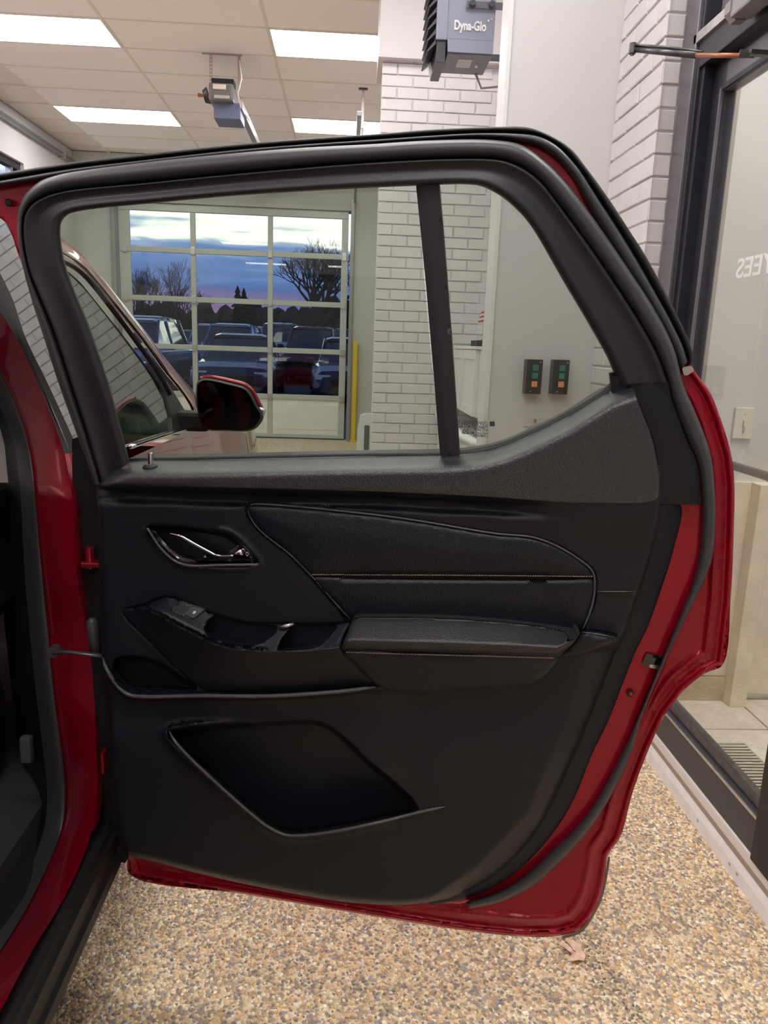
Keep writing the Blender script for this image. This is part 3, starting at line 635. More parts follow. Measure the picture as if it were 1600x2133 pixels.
def patch(name, outline, wf, mat, parent, step=7, thick=.01, holes=(), rings=(), smoothc=True, cvs=5):
    ol = resample(smooth_c(outline, True, cvs) if smoothc else outline, step, True)
    hs_ = [resample(h, step, True) for h in holes]
    x0, y0 = ol.min(0); x1, y1 = ol.max(0)
    gx, gy = np.meshgrid(np.arange(x0, x1, step), np.arange(y0, y1, step*.87)); gx = gx+(np.arange(gx.shape[0]) % 2)[:, None]*step/2
    G = np.stack([gx.ravel(), gy.ravel()], 1)
    for rg_ in rings: G = np.vstack([G, rg_])
    G = G[inside(G, ol)]; G = G[segdist(G, ol) > step*.45]
    for h in hs_: G = G[~inside(G, h)]; G = G[segdist(G, h) > step*.45]
    if len(rings):
        key = np.round(G/1.2).astype(int); _, ix = np.unique(key, axis=0, return_index=True); G = G[np.sort(ix)]
    V = [ol]+hs_+[G]; off = 0; E = []
    for L_ in [ol]+hs_:
        n = len(L_); E += [(off+i, off+(i+1) % n) for i in range(n)]; off += n
    P = np.vstack(V)
    vs, es, fs, ov, oe, of = delaunay_2d_cdt([Vector(p) for p in P], E, [], 0, 1e-4)
    P2 = np.array([tuple(v) for v in vs]); F = np.array([f for f in fs if len(f) == 3])
    cen = P2[F].mean(1); ok = inside(cen, ol)
    for h in hs_: ok &= ~inside(cen, h)
    F = F[ok]
    w = wf(P2) if callable(wf) else np.full(len(P2), wf)
    Q = dpt(P2, w)
    a, b, c = Q[F[:, 0]], Q[F[:, 1]], Q[F[:, 2]]; flip = (np.cross(b-a, c-a)@DN) < 0; F[flip] = F[flip][:, ::-1]
    verts = list(map(tuple, Q)); faces = [tuple(map(int, f)) for f in F]; nf = len(faces)
    for L_ in [ol]+hs_:
        ww = wf(L_) if callable(wf) else np.full(len(L_), wf)
        q = dpt(L_, ww); k = len(verts); n = len(L_); verts += list(map(tuple, q))+list(map(tuple, q-DN*thick))
        faces += [(k+i, k+n+i, k+n+(i+1) % n, k+(i+1) % n) for i in range(n)]
    me = bpy.data.meshes.new(name); me.from_pydata(verts, [], faces); me.update()
    o = link(name, me, mat, parent, True)
    if parent is CAR: o.matrix_parent_inverse = CIN
    return o
def strip(name, A, B, prof, mat, parent, step=9, closed=False):
    """band between curves A and B; prof: list of (t, w) across"""
    A = resample(smooth_c(A), step); Bd = resample(smooth_c(B), 2)
    j = 0; Bm = []
    for a in A:
        d = np.hypot(*(Bd-a).T); lo = j; hi = min(len(Bd), j+120); k = lo+int(np.argmin(d[lo:hi])); j = k; Bm.append(Bd[k])
    Bm = np.array(Bm); Bm[0] = Bd[0]; Bm[-1] = Bd[-1]
    ts = np.array([p[0] for p in prof]); wsv = np.array([p[1] for p in prof]); n = len(ts); V = []
    for t, w in zip(ts, wsv): V.append(dpt(A*(1-t)+Bm*t, w))
    V = np.stack(V, 1).reshape(-1, 3); f = []
    for i in range(len(A)-1):
        for k in range(n-1): f.append((i*n+k, i*n+k+1, (i+1)*n+k+1, (i+1)*n+k))
    me = bpy.data.meshes.new(name); me.from_pydata(list(map(tuple, V)), [], f); me.update()
    o = link(name, me, mat, parent, True)
    return o
def arc(w0, w1, bulge, n=9, t0=0., t1=1.): return [(t0+(t1-t0)*i/(n-1), w0+(w1-w0)*i/(n-1)+bulge*math.sin(math.pi*i/(n-1))) for i in range(n)]

# ---- traced curves of the door
Oc = [(-40, 366), (0, 361), (150, 338), (300, 321), (500, 300), (650, 288), (795, 278), (890, 270), (1036, 264), (1098, 265), (1139, 279), (1187, 307), (1219, 346), (1269, 415), (1312, 481), (1344, 531), (1375, 587), (1416, 668), (1437, 715), (1444, 742), (1439, 768)]
O2 = [(-40, 382), (0, 376), (150, 351), (300, 333), (500, 311), (650, 299), (800, 289), (900, 282), (1000, 277), (1087, 278), (1119, 282), (1156, 299), (1200, 343), (1244, 409), (1312, 515), (1362, 602), (1403, 677), (1425, 725), (1433, 752)]
G2 = [(-40, 397), (0, 390), (60, 381), (150, 364), (300, 344), (500, 322), (650, 309), (800, 299), (900, 292), (1000, 287), (1078, 296), (1125, 310), (1156, 330), (1194, 374), (1222, 428), (1275, 520), (1336, 614), (1384, 698), (1402, 738), (1415, 777)]
Ro = [(196, 1010), (180, 960), (151, 880), (119, 790), (95, 715), (66, 625), (45, 545), (37, 490), (36, 464), (38, 440), (46, 415), (62, 394), (85, 376), (116, 365), (155, 357), (300, 338), (400, 327), (600, 309), (780, 299), (890, 292), (1026, 291), (1087, 302), (1139, 338), (1180, 380), (1219, 430), (1259, 486), (1312, 564), (1359, 636), (1391, 694), (1409, 740), (1424, 800), (1450, 861), (1480, 942), (1489, 1010), (1490, 1111), (1480, 1178), (1436, 1273), (1389, 1371), (1335, 1500), (1316, 1567), (1247, 1702), (1155, 1809), (1100, 1853), (1040, 1880), (980, 1893)]
Ri = [(212, 1010), (200, 968), (180, 900), (151, 811), (111, 688), (85, 624), (62, 567), (50, 510), (48, 475), (52, 446), (67, 425), (93, 410), (134, 398), (300, 381), (500, 361), (780, 338), (985, 330), (1047, 334), (1087, 349), (1125, 377), (1175, 440), (1234, 521), (1287, 599), (1344, 690), (1369, 737), (1391, 796), (1399, 831), (1430, 915), (1453, 969), (1461, 1050), (1459, 1118), (1448, 1195), (1417, 1280), (1380, 1371), (1326, 1500), (1298, 1563), (1221, 1699), (1137, 1783), (1085, 1830), (1030, 1860), (970, 1878)]
iR = 26   # index of (1399,831)
Wc = [(270, 962), (250, 885), (227, 800), (180, 663), (155, 603), (134, 541), (126, 482), (129, 461), (142, 447), (160, 441), (206, 434), (300, 425), (500, 407), (740, 393), (867, 387), (914, 385), (967, 384), (1002, 388), (1042, 408), (1081, 441), (1107, 472), (1177, 592), (1221, 666), (1265, 745), (1276, 771), (1280, 790), (1282, 806)]
mainwin = [(268, 972), (250, 885), (227, 800), (180, 663), (155, 603), (134, 541), (126, 482), (129, 461), (142, 447), (160, 441), (206, 434), (300, 425), (500, 407), (740, 393), (867, 387), (890, 650), (918, 960)]
quart = [(914, 385), (967, 384), (1002, 388), (1042, 408), (1081, 441), (1107, 472), (1177, 592), (1221, 666), (1265, 745), (1276, 771), (1274, 793), (1256, 813), (1177, 861), (1090, 905), (1046, 924), (1002, 936), (955, 944), (936, 650)]
shell_o = [(-60, 376), (-20, 372), (150, 346), (400, 316), (800, 284), (1036, 272), (1100, 274), (1139, 288), (1187, 318), (1269, 425), (1344, 540), (1416, 678), (1434, 725), (1446, 770), (1478, 815), (1500, 868), (1524, 950), (1530, 1010), (1529, 1100), (1522, 1250), (1506, 1385),
           (1470, 1402), (1425, 1438), (1384, 1492), (1352, 1560), (1318, 1650), (1292, 1745), (1266, 1782), (1262, 1815), (1250, 1870), (1232, 1908), (1205, 1938), (1160, 1950), (1090, 1951), (980, 1940), (830, 1917), (680, 1892), (500, 1861), (270, 1822), (266, 1775), (250, 1720), (240, 1600), (230, 1450), (222, 1300), (218, 1100), (210, 1000), (170, 905), (130, 800), (94, 688), (62, 598), (38, 530), (24, 488), (6, 458), (-30, 440)]
winhole = [(245, 985), (218, 885), (190, 795), (148, 663), (122, 603), (104, 541), (98, 482), (104, 448), (130, 430), (206, 414), (500, 391), (867, 372), (967, 370), (1004, 382), (1046, 404), (1086, 438), (1112, 469), (1182, 590), (1226, 664), (1270, 743), (1281, 771), (1285, 815), (1256, 850), (1177, 900), (1046, 965), (918, 990)]
seal_mid = [(195, 1010), (190, 960), (150, 850), (90, 675), (50, 550), (42, 470), (50, 425), (90, 393), (150, 378), (400, 350), (800, 318), (1026, 310), (1090, 325), (1150, 370), (1219, 470), (1312, 600), (1390, 740), (1412, 815), (1465, 960), (1475, 1050), (1474, 1115), (1464, 1187), (1427, 1276), (1385, 1371), (1330, 1500), (1305, 1565), (1234, 1700), (1146, 1796), (1090, 1842), (1030, 1868), (960, 1885), (800, 1880), (500, 1835), (255, 1780), (215, 1600), (205, 1300)]
# ---- red door shell
def w_shell(P):
    d = segdist(P, shell_o); w = np.full(len(P), -.050)
    s_ = sd(P, seal_mid); w = w+(.034)*sm((s_+6)/12)
    low = sm((P[:, 1]-760)/30)
    w = w+low*(.005*np.exp(-((d-6)/5.)**2)-.003*np.exp(-((d-16)/5)**2)+.006*np.exp(-((d-38)/7.)**2)*sm((-s_-8)/8))
    w = w-.004*rnd(d, 5)
    return w
def ringset(c, ds=(0, 3, -3, 7, -7), step=6):
    c = resample(smooth_c(c, True, 4), step, True); tn = np.roll(c, -1, 0)-np.roll(c, 1, 0); tn = tn/np.linalg.norm(tn, axis=1)[:, None]; nn = np.stack([tn[:, 1], -tn[:, 0]], 1)
    return [c+nn*d for d in ds]
SH = patch('rear_door', shell_o, w_shell, red, CAR, step=6, thick=.018, holes=[winhole], cvs=5,
           rings=[r_ for k_ in (3, 6, 10, 14, 18, 24, 30, 35, 38, 42, 47, 53) for r_ in ringset(shell_o, (k_, -k_))]+[resample(seal_mid, 5, True)+np.array(o_) for o_ in ((-3, 0), (3, 0), (0, -3), (0, 3), (7, 0), (-7, 0))])
SH['label'] = 'open red rear door seen from its inside'
# outer skin (exterior side of the door)
patch('outer_skin', shell_o, lambda P: np.full(len(P), -.075), red, SH, step=8, thick=.01, holes=[winhole])
edge = [(1266, 1785), (1262, 1815), (1250, 1870), (1232, 1908), (1205, 1938), (1170, 1950)]
strip('edge_guard', [(x+5, y) for x, y in edge[:4]]+[(1210, 1943), (1172, 1956)], edge, [(0, -.075), (.5, -.06), (1, -.05)], rubd, SH)
# ---- frame trims and seals
strip('outer_seal', Oc, O2, [(0, -.055), (0, -.045), (.3, -.036), (.6, -.038), (.85, -.046), (1, -.048)], rubd, SH)
strip('glass_run_seal', O2, G2, [(0, -.048), (.1, -.030), (.35, -.024), (.6, -.026), (.85, -.034), (1, -.044)], rub, SH)
strip('door_seal', Ro, Ri, [(0, -.030), (.03, -.014), (.09, -.004), (.22, .002), (.45, .005), (.68, .003), (.86, -.003), (.95, -.010), (1, -.016)], rub, SH)
Rtop = Ri[:iR]+[(1398, 822)]
W2 = Wc
strip('window_frame_trim', Ri[:iR], Wc[:-2]+[(1290, 800)], [(0, -.014), (.02, .004), (.06, .009), (.12, .007), (.35, .002), (.55, .004), (.72, .012), (.88, .012), (.97, .004), (1, -.018)], frm, SH)
# quarter applique below the frame trim
app = [(1270, 778), (1295, 770), (1391, 790), (1399, 831), (1430, 915), (1453, 969), (1462, 1052), (1377, 1050), (1300, 1040), (1280, 860)]
patch('pillar_applique', app, lambda P: .002-.004*rnd(segdist(P, app), 6), blkw, SH, step=12, smoothc=False, thick=.012)
capq = [(1421, 765), (1442, 762), (1446, 773), (1432, 782), (1424, 782)]
patch('seal_end_cap', capq, -.028, satin, SH, step=6, smoothc=False)
# divider bar
patch('divider_bar', [(866, 380), (914, 378), (926, 520), (940, 700), (957, 950), (917, 952), (905, 800), (888, 600), (876, 480)], lambda P: -.006+.006*sm((P[:, 0]-(866+(P[:, 1]-385)*.091))/14), frm, SH, step=9, smoothc=False, thick=.02)
# glass
def flat_pane(name, poly, w, mat, th=.004):
    ol = resample(poly, 12, True); q = dpt(ol, w); n = len(q); v = list(map(tuple, q))+list(map(tuple, q-DN*th))
    me = bpy.data.meshes.new(name); me.from_pydata(v, [], [tuple(range(n)), tuple(range(n, 2*n))[::-1]]+[(i, i+n, (i+1) % n+n, (i+1) % n) for i in range(n)]); me.update()
    bm = bmesh.new(); bm.from_mesh(me); bmesh.ops.triangulate(bm, faces=[f for f in bm.faces if len(f.verts) > 4]); bmesh.ops.recalc_face_normals(bm, faces=bm.faces); bm.to_mesh(me); bm.free()
    return link(name, me, mat, SH)
gm = flat_pane('window_glass', [(p[0]-3 if p[0] < 300 else p[0], p[1]-3 if p[1] < 500 else p[1]+5) for p in mainwin[:-1]]+[(920, 968)], -.024, glassD)
gq = flat_pane('quarter_glass', [(912, 382), (967, 380), (1004, 384), (1045, 404), (1084, 438), (1110, 469), (1180, 589), (1225, 664), (1270, 743), (1280, 771), (1278, 797), (1258, 817), (1177, 866), (1046, 929), (955, 950), (936, 650)], -.022, glassD)
bead = [(955, 939), (1002, 932), (1046, 921), (1090, 903), (1177, 860), (1256, 812), (1272, 794), (1275, 775)]
bead2 = [(955, 947), (1002, 942), (1046, 931), (1090, 913), (1177, 871), (1262, 823), (1285, 797), (1284, 770)]
strip('glass_bead', bead, bead2, [(0, -.017), (.5, -.013), (1, -.012)], rubd, SH)
strip('glass_bead', [(264, 955), (442, 951), (780, 944), (920, 943)], [(264, 961), (442, 957), (780, 950), (920, 950)], [(0, -.022), (.5, -.020), (1, -.020)], rubd, SH)
# printed glass mark (mirrored, read from inside)
dU = _n(np.array([1., -.2, 0])); dV = np.cross(DN, dU)
if dV[2] < 0: dV = -dV
def dtext(body, px, py, size, right=True, mirrored=True, mat=rubd, w=-.0212):
    o = dpt([(px, py)], w)[0]; sgn = -1 if mirrored else 1
    Mx = Matrix(((sgn*dU[0], dV[0], DN[0], o[0]), (sgn*dU[1], dV[1], DN[1], o[1]), (sgn*dU[2], dV[2], DN[2], o[2]), (0, 0, 0, 1)))
    t_ = text('glass_print', body, size, mat, Mx, SH, ext=.00005); return t_
printm = M('ceramic_print', (.05, .05, .055), .6)
for k, s_ in enumerate(['TRANSPARENCY 70', 'SOFT RIDE DARK GLASS', 'TEMPERED M12 AS2', 'AS2 E43R', 'HECHO MEXICO', 'LAMINEX']):
    dtext(s_, 1016, 883+k*5.2+ (k > 3)*2, .0052, mat=printm)
dtext('20', 977, 904, .010, mat=printm)
flat_pane('print_logo', [(1020, 878), (1031, 878), (1031, 888), (1020, 888)], -.0212, printm, .0002)
flat_pane('print_logo', [(1022.5, 880.5), (1028.5, 880.5), (1028.5, 885.5), (1022.5, 885.5)], -.0208, trimg, .0002)
for yy in (899, 908): flat_pane('print_oval', [(1025.5+5.5*math.cos(a), yy+3.6*math.sin(a)) for a in np.linspace(0, 2*math.pi, 14)[:-1]], -.0212, gunm, .0002)
# ---- trim panel (height field)
trim_o = [(200, 1010), (204, 1000), (221, 979), (250, 966), (270, 960), (442, 957), (780, 950), (917, 948), (955, 946), (1002, 940), (1046, 929), (1090, 911), (1177, 869), (1256, 820), (1290, 806), (1306, 801), (1317, 806), (1335, 847), (1362, 915), (1373, 966), (1377, 1016), (1370, 1101), (1350, 1178), (1326, 1250), (1291, 1350), (1247, 1460), (1199, 1570), (1148, 1680), (1100, 1761), (1025, 1834), (947, 1868), (880, 1881), (830, 1885), (730, 1880), (630, 1865), (480, 1835), (330, 1797), (262, 1776), (246, 1744), (236, 1692), (230, 1600), (222, 1480), (213, 1380), (206, 1200), (203, 1060)]
topc = np.array(trim_o[1:16], float)
insert_o = [(512, 1058), (518, 1051), (529, 1049), (592, 1052), (780, 1071), (880, 1085), (1030, 1110), (1110, 1118), (1160, 1135), (1210, 1165), (1235, 1188), (1241, 1205), (1238, 1250), (1225, 1290), (1210, 1318), (1100, 1310), (900, 1300), (735, 1298), (700, 1260), (645, 1198), (600, 1153), (555, 1118), (530, 1094), (517, 1074)]
arm_o = [(735, 1292), (745, 1285), (760, 1284), (930, 1286), (1080, 1297), (1190, 1311), (1208, 1316), (1200, 1332), (1178, 1356), (1160, 1369), (980, 1364), (830, 1360), (717, 1358), (711, 1351), (722, 1325)]
armlow_o = [(714, 1356), (830, 1360), (980, 1364), (1162, 1369), (1150, 1390), (1130, 1411), (1105, 1425), (1000, 1436), (905, 1444), (830, 1446), (805, 1440), (785, 1429), (750, 1395)]
hand_o = [(307, 1098), (312, 1093), (322, 1091), (390, 1095), (450, 1102), (484, 1114), (517, 1145), (538, 1174), (390, 1176), (367, 1167), (335, 1140), (310, 1108)]
cons_o = [(255, 1272), (265, 1266), (292, 1263), (330, 1247), (349, 1242), (375, 1249), (457, 1282), (510, 1296), (600, 1299), (697, 1299), (728, 1296), (716, 1325), (709, 1350), (740, 1385), (780, 1429), (700, 1436), (555, 1443), (450, 1440), (420, 1433), (367, 1390), (300, 1325), (265, 1290)]
yU = lambda x: np.interp(x, [255, 292, 349, 375, 457, 510, 697, 735], [1268, 1262, 1241, 1249, 1282, 1296, 1299, 1296])
yL = lambda x: np.interp(x, [255, 300, 330, 367, 405, 442, 487, 550, 630, 709, 790], [1269, 1268, 1281, 1303, 1322, 1341, 1354, 1358, 1358, 1350, 1345])
yBt = lambda x: np.interp(x, [255, 285, 367, 420, 450, 555, 700, 800], [1276, 1312, 1392, 1434, 1442, 1445, 1437, 1428])
ridge = lambda x: np.interp(x, [190, 442, 780, 1030, 1180, 1300], [1006, 1013, 1021, 1033, 1044, 1052])
cup_o = [(236, 1392), (242, 1372), (285, 1366), (330, 1378), (370, 1404), (412, 1434), (390, 1438), (330, 1436), (280, 1434), (256, 1418)]
pock_o = [(352, 1527), (375, 1519), (430, 1512), (520, 1505), (630, 1500), (665, 1502), (705, 1524), (760, 1576), (872, 1685), (805, 1706), (700, 1728), (630, 1738), (595, 1737), (560, 1722), (520, 1690), (480, 1655), (420, 1600), (378, 1560)]
raised_o = [(228, 1560), (236, 1530), (262, 1514), (350, 1506), (430, 1500), (640, 1488), (700, 1500), (780, 1575), (900, 1680), (1120, 1600), (1180, 1500), (1300, 1500), (1100, 2000), (200, 2000)]
brk_o = [(1195, 1320), (1212, 1315), (1285, 1328), (1281, 1342), (1250, 1352), (1210, 1364), (1165, 1370), (1150, 1366)]
POLY = {k: smooth_c(v, True, 4) for k, v in dict(ins=insert_o, arm=arm_o, al=armlow_o, hand=hand_o, cons=cons_o, cup=cup_o, pock=pock_o, brk=brk_o, trim=trim_o).items()}
SD_ = np.arange(0, 90.); SW_ = np.r_[0, np.cumsum(.0031*(1-sm((SD_-10)/30)))[:-1]]; WB = SW_[-1]-.022
def w_trim(P):
    x, y = P[:, 0], P[:, 1]
    dt = segdist(P, topc, False)
    w = -.022+np.interp(dt, SD_, SW_)
    # undercut under the sill roll
    k = 1-sm((x-960)/260); rd = y-ridge(x)
    w = w-k*.034*sm((rd)/16)+k*.018*sm((rd-32)/10)
    w = w-(1-k)*.012*sm((rd)/120)
    # recess under the insert panel
    w = w-.010*sm((sd(P, POLY['ins'])+3)/5)
    w = w-.030*sm((sd(P, POLY['hand'])+1)/7)+.004*np.exp(-((sd(P, POLY['hand'])+4)/3.5)**2)*(y > 1100)
    # horizontal break at the right of the insert
    w = w-.004*sm((y-1232)/3)*sm((x-1225)/10)*(1-sm((y-1325)/5))
    # shelf with its lip below the armrest
    yl = np.interp(x, [205, 213, 222, 245, 266, 300, 420, 555, 700, 780, 900, 1240], [1340, 1375, 1395, 1425, 1446, 1450, 1449, 1449, 1441, 1432, 1446, 1420])
    kk = sm((x-206)/8)*(1-sm((x-770)/90))
    dl = y-yl
    w = w-(.034)*sm((sd(P, POLY['cup'])+2)/9)
    w = w+kk*(.022*np.exp(-(dl/7.)**2)+.006*sm(dl/10)-.002*sm(dl/60))
    # lower card: bin lip and map pocket
    low = sm((y-1470)/70)
    w = w+low*.004
    sp = sd(P, POLY['pock'])
    lipside = sm(((y-1560)*.75-(x-500)*-.0+ (500-x)*.45+ 60)/90)*(sp < 30)
    w = w+.017*np.exp(-((sp+6)/6.)**2)*lipside*(x < 900)
    w = w-(.040+.00006*(y-1500))*sm((sp+1)/9)
    rise = sm((y-1520-(x-500)*.35)/130)*sm((1000-x)/200)
    w = w+.010*rise*(sp < 0)
    w = w+.020*sm((sd(P, POLY['brk'])+4)/10)
    # right flank turns away
    lx = np.interp(y, [1320, 1365, 1530, 1700, 1810, 1900], [1285, 1215, 1168, 1092, 985, 850])
    w = w-.00062*np.clip(x-lx, 0, 200)*sm((y-1325)/30)
    w = w-.024*rnd(segdist(P, POLY['trim']), 15)*(y > 975)
    w = w-.008*sm((sd(P, POLY['cons'])+2)/6)-.01*sm((sd(P, POLY['arm'])+2)/8)
    return w
def ringset(c, ds=(0, 3, -3, 7, -7), step=6):
    c = resample(smooth_c(c, True, 4), step, True); tn = np.roll(c, -1, 0)-np.roll(c, 1, 0); tn = tn/np.linalg.norm(tn, axis=1)[:, None]; nn = np.stack([tn[:, 1], -tn[:, 0]], 1)
    return [c+nn*d for d in ds]
rg_all = []
for c in (insert_o, hand_o, cons_o, brk_o): rg_all += ringset(c)
for c in (pock_o, cup_o): rg_all += ringset(c, (0, 2, -2, 4, -4, 6, -6, 9, -9, 12, -12), 5)
rg_all += ringset(trim_o, (3, -3, 8, -8, 13, -13))
xs_ = np.arange(206, 1200, 7.); rg_all += [np.stack([xs_, ridge(xs_)+d], 1) for d in (-4, 0, 4, 9, 14, 20, 28)]
xs_ = np.arange(210, 850, 6.); ylv = np.interp(xs_, [205, 213, 222, 245, 266, 300, 420, 555, 700, 780, 900], [1340, 1375, 1395, 1425, 1446, 1450, 1449, 1449, 1441, 1432, 1446]); rg_all += [np.stack([xs_, ylv+d], 1) for d in (-9, -5, -2, 2, 5, 9, 14)]
sill_o = [(202, 1008), (206, 999), (222, 979), (250, 967), (270, 961), (442, 958), (780, 951), (917, 949), (955, 947), (1002, 941), (1046, 930), (1090, 912), (1177, 870), (1256, 821), (1290, 807), (1306, 803), (1315, 808), (1334, 850), (1359, 917), (1369, 967), (1373, 1016), (1367, 1040), (1240, 1047), (1180, 1046), (1030, 1035), (780, 1023), (442, 1014)]
SILP = smooth_c(sill_o, True, 4)
TP = patch('trim_panel', trim_o, lambda P: w_trim(P)-.010*sm((sd(P, SILP)-2)/6), blkw, SH, step=8, thick=.045, rings=rg_all, cvs=5)
# upper sill in grained soft plastic: own sheet just proud of the card
patch('upper_sill', sill_o, lambda P: w_trim(P)+.0015, sillm, SH, step=7, thick=.004, rings=ringset(sill_o, (3, -3, 8, -8)))
# insert panels
seam = lambda x: np.interp(x, [600, 1240], [1197, 1203])
up_o = [p for p in insert_o if p[1] < 1196]; up_o = [(512, 1058), (518, 1051), (529, 1049), (592, 1052), (780, 1071), (880, 1085), (1030, 1110), (1110, 1118), (1160, 1135), (1210, 1165), (1233, 1187), (1239, 1203), (1140, 1202), (940, 1200), (740, 1198), (647, 1198), (600, 1153), (555, 1118), (530, 1094), (517, 1074)]
lo_o = [(648, 1202), (740, 1202), (940, 1204), (1140, 1206), (1240, 1207), (1238, 1250), (1225, 1290), (1212, 1316), (1100, 1308), (900, 1299), (738, 1298), (700, 1260)]
def w_ins(poly, base=.006, R=13, bulge=.006):
    pl = smooth_c(poly, True, 4)
    def f(P):
        d = segdist(P, pl); q = P.copy(); 
        return w_base(P)+base+bulge*sm(d/60)-.011*rnd(d, R)
    return f
def w_base(P):
    x, y = P[:, 0], P[:, 1]; k = 1-sm((x-960)/260); rd = y-ridge(x)
    return WB-k*.016-(1-k)*.012*sm(rd/120)-.005
patch('insert_panel', up_o, w_ins(up_o), leather, SH, step=8, thick=.015, rings=ringset(up_o, (3, -3, 7, -7)))
patch('insert_panel', lo_o, w_ins(lo_o, .005, 8, .003), leather, SH, step=8, thick=.015, rings=ringset(lo_o, (3, -3)))
def stitches(name, pts, wv, mat, n):
    c = resample(pts, 1.0); L_ = len(c); m = MB()
    for k in range(n):
        a = c[int(k*(L_-1)/n)]; b = c[min(L_-1, int((k+.72)*(L_-1)/n))]
        q = dpt([a+[0, .8], b-[0, .8]], wv(np.array([a, b])) if callable(wv) else wv); m.tube(q, .0009, 4, sq=.7)
    me = m.mesh(name); o = link(name, me, mat, SH); o['kind'] = 'stuff'; return o
stitches('stitching', [(650, 1197), (940, 1198), (1236, 1201)], lambda P: w_ins(up_o)(P-[0, 3])+.000, thread, 120)
# armrest pad
def w_arm(P):
    y = P[:, 1]; x = P[:, 0]; ytop = np.interp(x, [711, 760, 930, 1080, 1210], [1285, 1284, 1286, 1297, 1316]); yfr = np.interp(x, [711, 830, 980, 1160, 1210], [1355, 1359, 1363, 1367, 1330])
    t = np.clip((y-ytop)/np.maximum(yfr-ytop, 8), 0, 1)
    w = .058+.042*np.clip(t/.70, 0, 1)**.9
    w = w-.016*(np.clip((t-.70)/.30, 0, 1))**2
    d = segdist(P, POLY['arm']); w = w-.008*rnd(d, 10); return w
patch('armrest_pad', arm_o, w_arm, leather2, SH, step=6, thick=.05, rings=ringset(arm_o, (3, -3, 7, -7), 6))
def w_al(P):
    y = P[:, 1]; d = segdist(P, POLY['al']); return .088-.030*np.clip((y-1360)/85, 0, 1)-.006*rnd(d, 8)
patch('armrest_side', armlow_o, w_al, leather, SH, step=7, thick=.04, rings=ringset(armlow_o, (3, -3), 6))
stitches('stitching', [(722, 1359), (830, 1362), (980, 1366), (1156, 1371)], .0905, thread, 96)
# console with switch, two pockets
pk1 = [(427, 1309), (433, 1294), (450, 1284), (480, 1290), (517, 1299), (560, 1301), (577, 1305), (572, 1318), (555, 1333), (529, 1342), (490, 1341), (461, 1336), (437, 1326)]
pk2 = [(611, 1303), (650, 1300), (699, 1299), (701, 1306), (690, 1323), (672, 1340), (655, 1348), (610, 1352), (579, 1353), (583, 1338), (594, 1322)]
P1, P2_ = smooth_c(pk1, True, 4), smooth_c(pk2, True, 4)
def w_cons0(P):
    x, y = P[:, 0], P[:, 1]; a, b, c = yU(x), yL(x), yBt(x)
    t = (y-a)/np.maximum(b-a, 6); w = .040+.045*np.clip(t, 0, 1)
    u = np.clip((y-b)/np.maximum(c-b, 8), 0, 1); w = np.where(y > b, .085-.034*u-.004*np.sin(u*math.pi), w)
    w = w-.004*np.exp(-((y-b+7)/2.5)**2)*(x > 300)*(x < 560)
    l = sm((x-255)/90); w = .040+(w-.040)*l
    return w
def w_cons(P):
    w = w_cons0(P)
    for q in (P1, P2_): s_ = sd(P, q); w = w-.045*sm((s_+1)/6)
    return w-.004*rnd(segdist(P, POLY['cons']), 5)
patch('armrest_console', cons_o, w_cons, blk, SH, step=5, thick=.04, rings=ringset(pk1, (0, 2, -2, 4, -4), 4)+ringset(pk2, (0, 2, -2, 4, -4), 4)+[np.stack([np.arange(262, 740, 5.), yL(np.arange(262, 740, 5.))+d], 1) for d in (-7, -3, 0, 3, 7)])
def wc_at(P, e): return w_cons0(np.asarray(P, float))+e
slot = [(358, 1270), (378, 1256), (390, 1261), (424, 1268), (402, 1290)]
patch('switch_bezel', [(352, 1270), (377, 1252), (430, 1268), (404, 1294)], lambda P: w_cons0(P)+.001, rubd, SH, step=6, smoothc=False, thick=.004)
patch('window_switch', [(384, 1279), (399, 1263), (421, 1268), (424, 1271), (403, 1289)], lambda P: w_cons0(P)+.004, M('switch_grey', (.055, .06, .062), .35), SH, step=5, smoothc=False, thick=.004)
patch('switch_icon', [(401, 1277), (404, 1272.5), (409, 1273), (407, 1277.5), (403, 1279.5)], lambda P: w_cons0(P)+.0046, M('icon_white', (.6, .62, .7), .4), SH, step=3, smoothc=False, thick=.0005)
dvd = dpt([(582, 1307), (596, 1304), (612, 1300)], [.052, .052, .05])
mb().tube(dvd, [.003, .004, .003], 8).build('pocket_divider', satin, SH, smooth=True)
# inner handle
patch('handle_cup', [(p[0]*.94+.06*425, p[1]*.94+.06*1137) for p in hand_o], lambda P: .016-.010*sm(sd(P, POLY['hand'])/25), piano, SH, step=6, thick=.01)
rim = smooth_c([(307, 1100), (335, 1142), (367, 1170), (395, 1178), (460, 1177), (538, 1176)], False, 6)
mb().tube(dpt(rim, .043), .0020, 8).build('handle_rim', M('rim_grey', (.10, .095, .095), .35), SH, smooth=True)
hc = smooth_c([(354, 1111), (364, 1113), (375, 1116), (405, 1133), (435, 1149), (450, 1156), (462, 1158), (486, 1157)], False, 6)
hl = mb(); q = dpt(hc, np.linspace(.026, .040, len(hc))); hl.tube(q, [.0018+.0016*math.sin(math.pi*min(1, i/len(hc)*1.2)) for i in range(len(hc))], 10); hl.build('door_handle', chrome, SH, smooth=True, label='chrome inner door handle')
patch('handle_blade', [(366, 1117), (376, 1120), (405, 1137), (435, 1153), (455, 1160), (402, 1162), (392, 1156)], lambda P: .024+0*P[:, 0], piano, SH, step=7, smoothc=False, thick=.006)
cn = mb(); a = dpt([(466, 1154)], .022)[0]
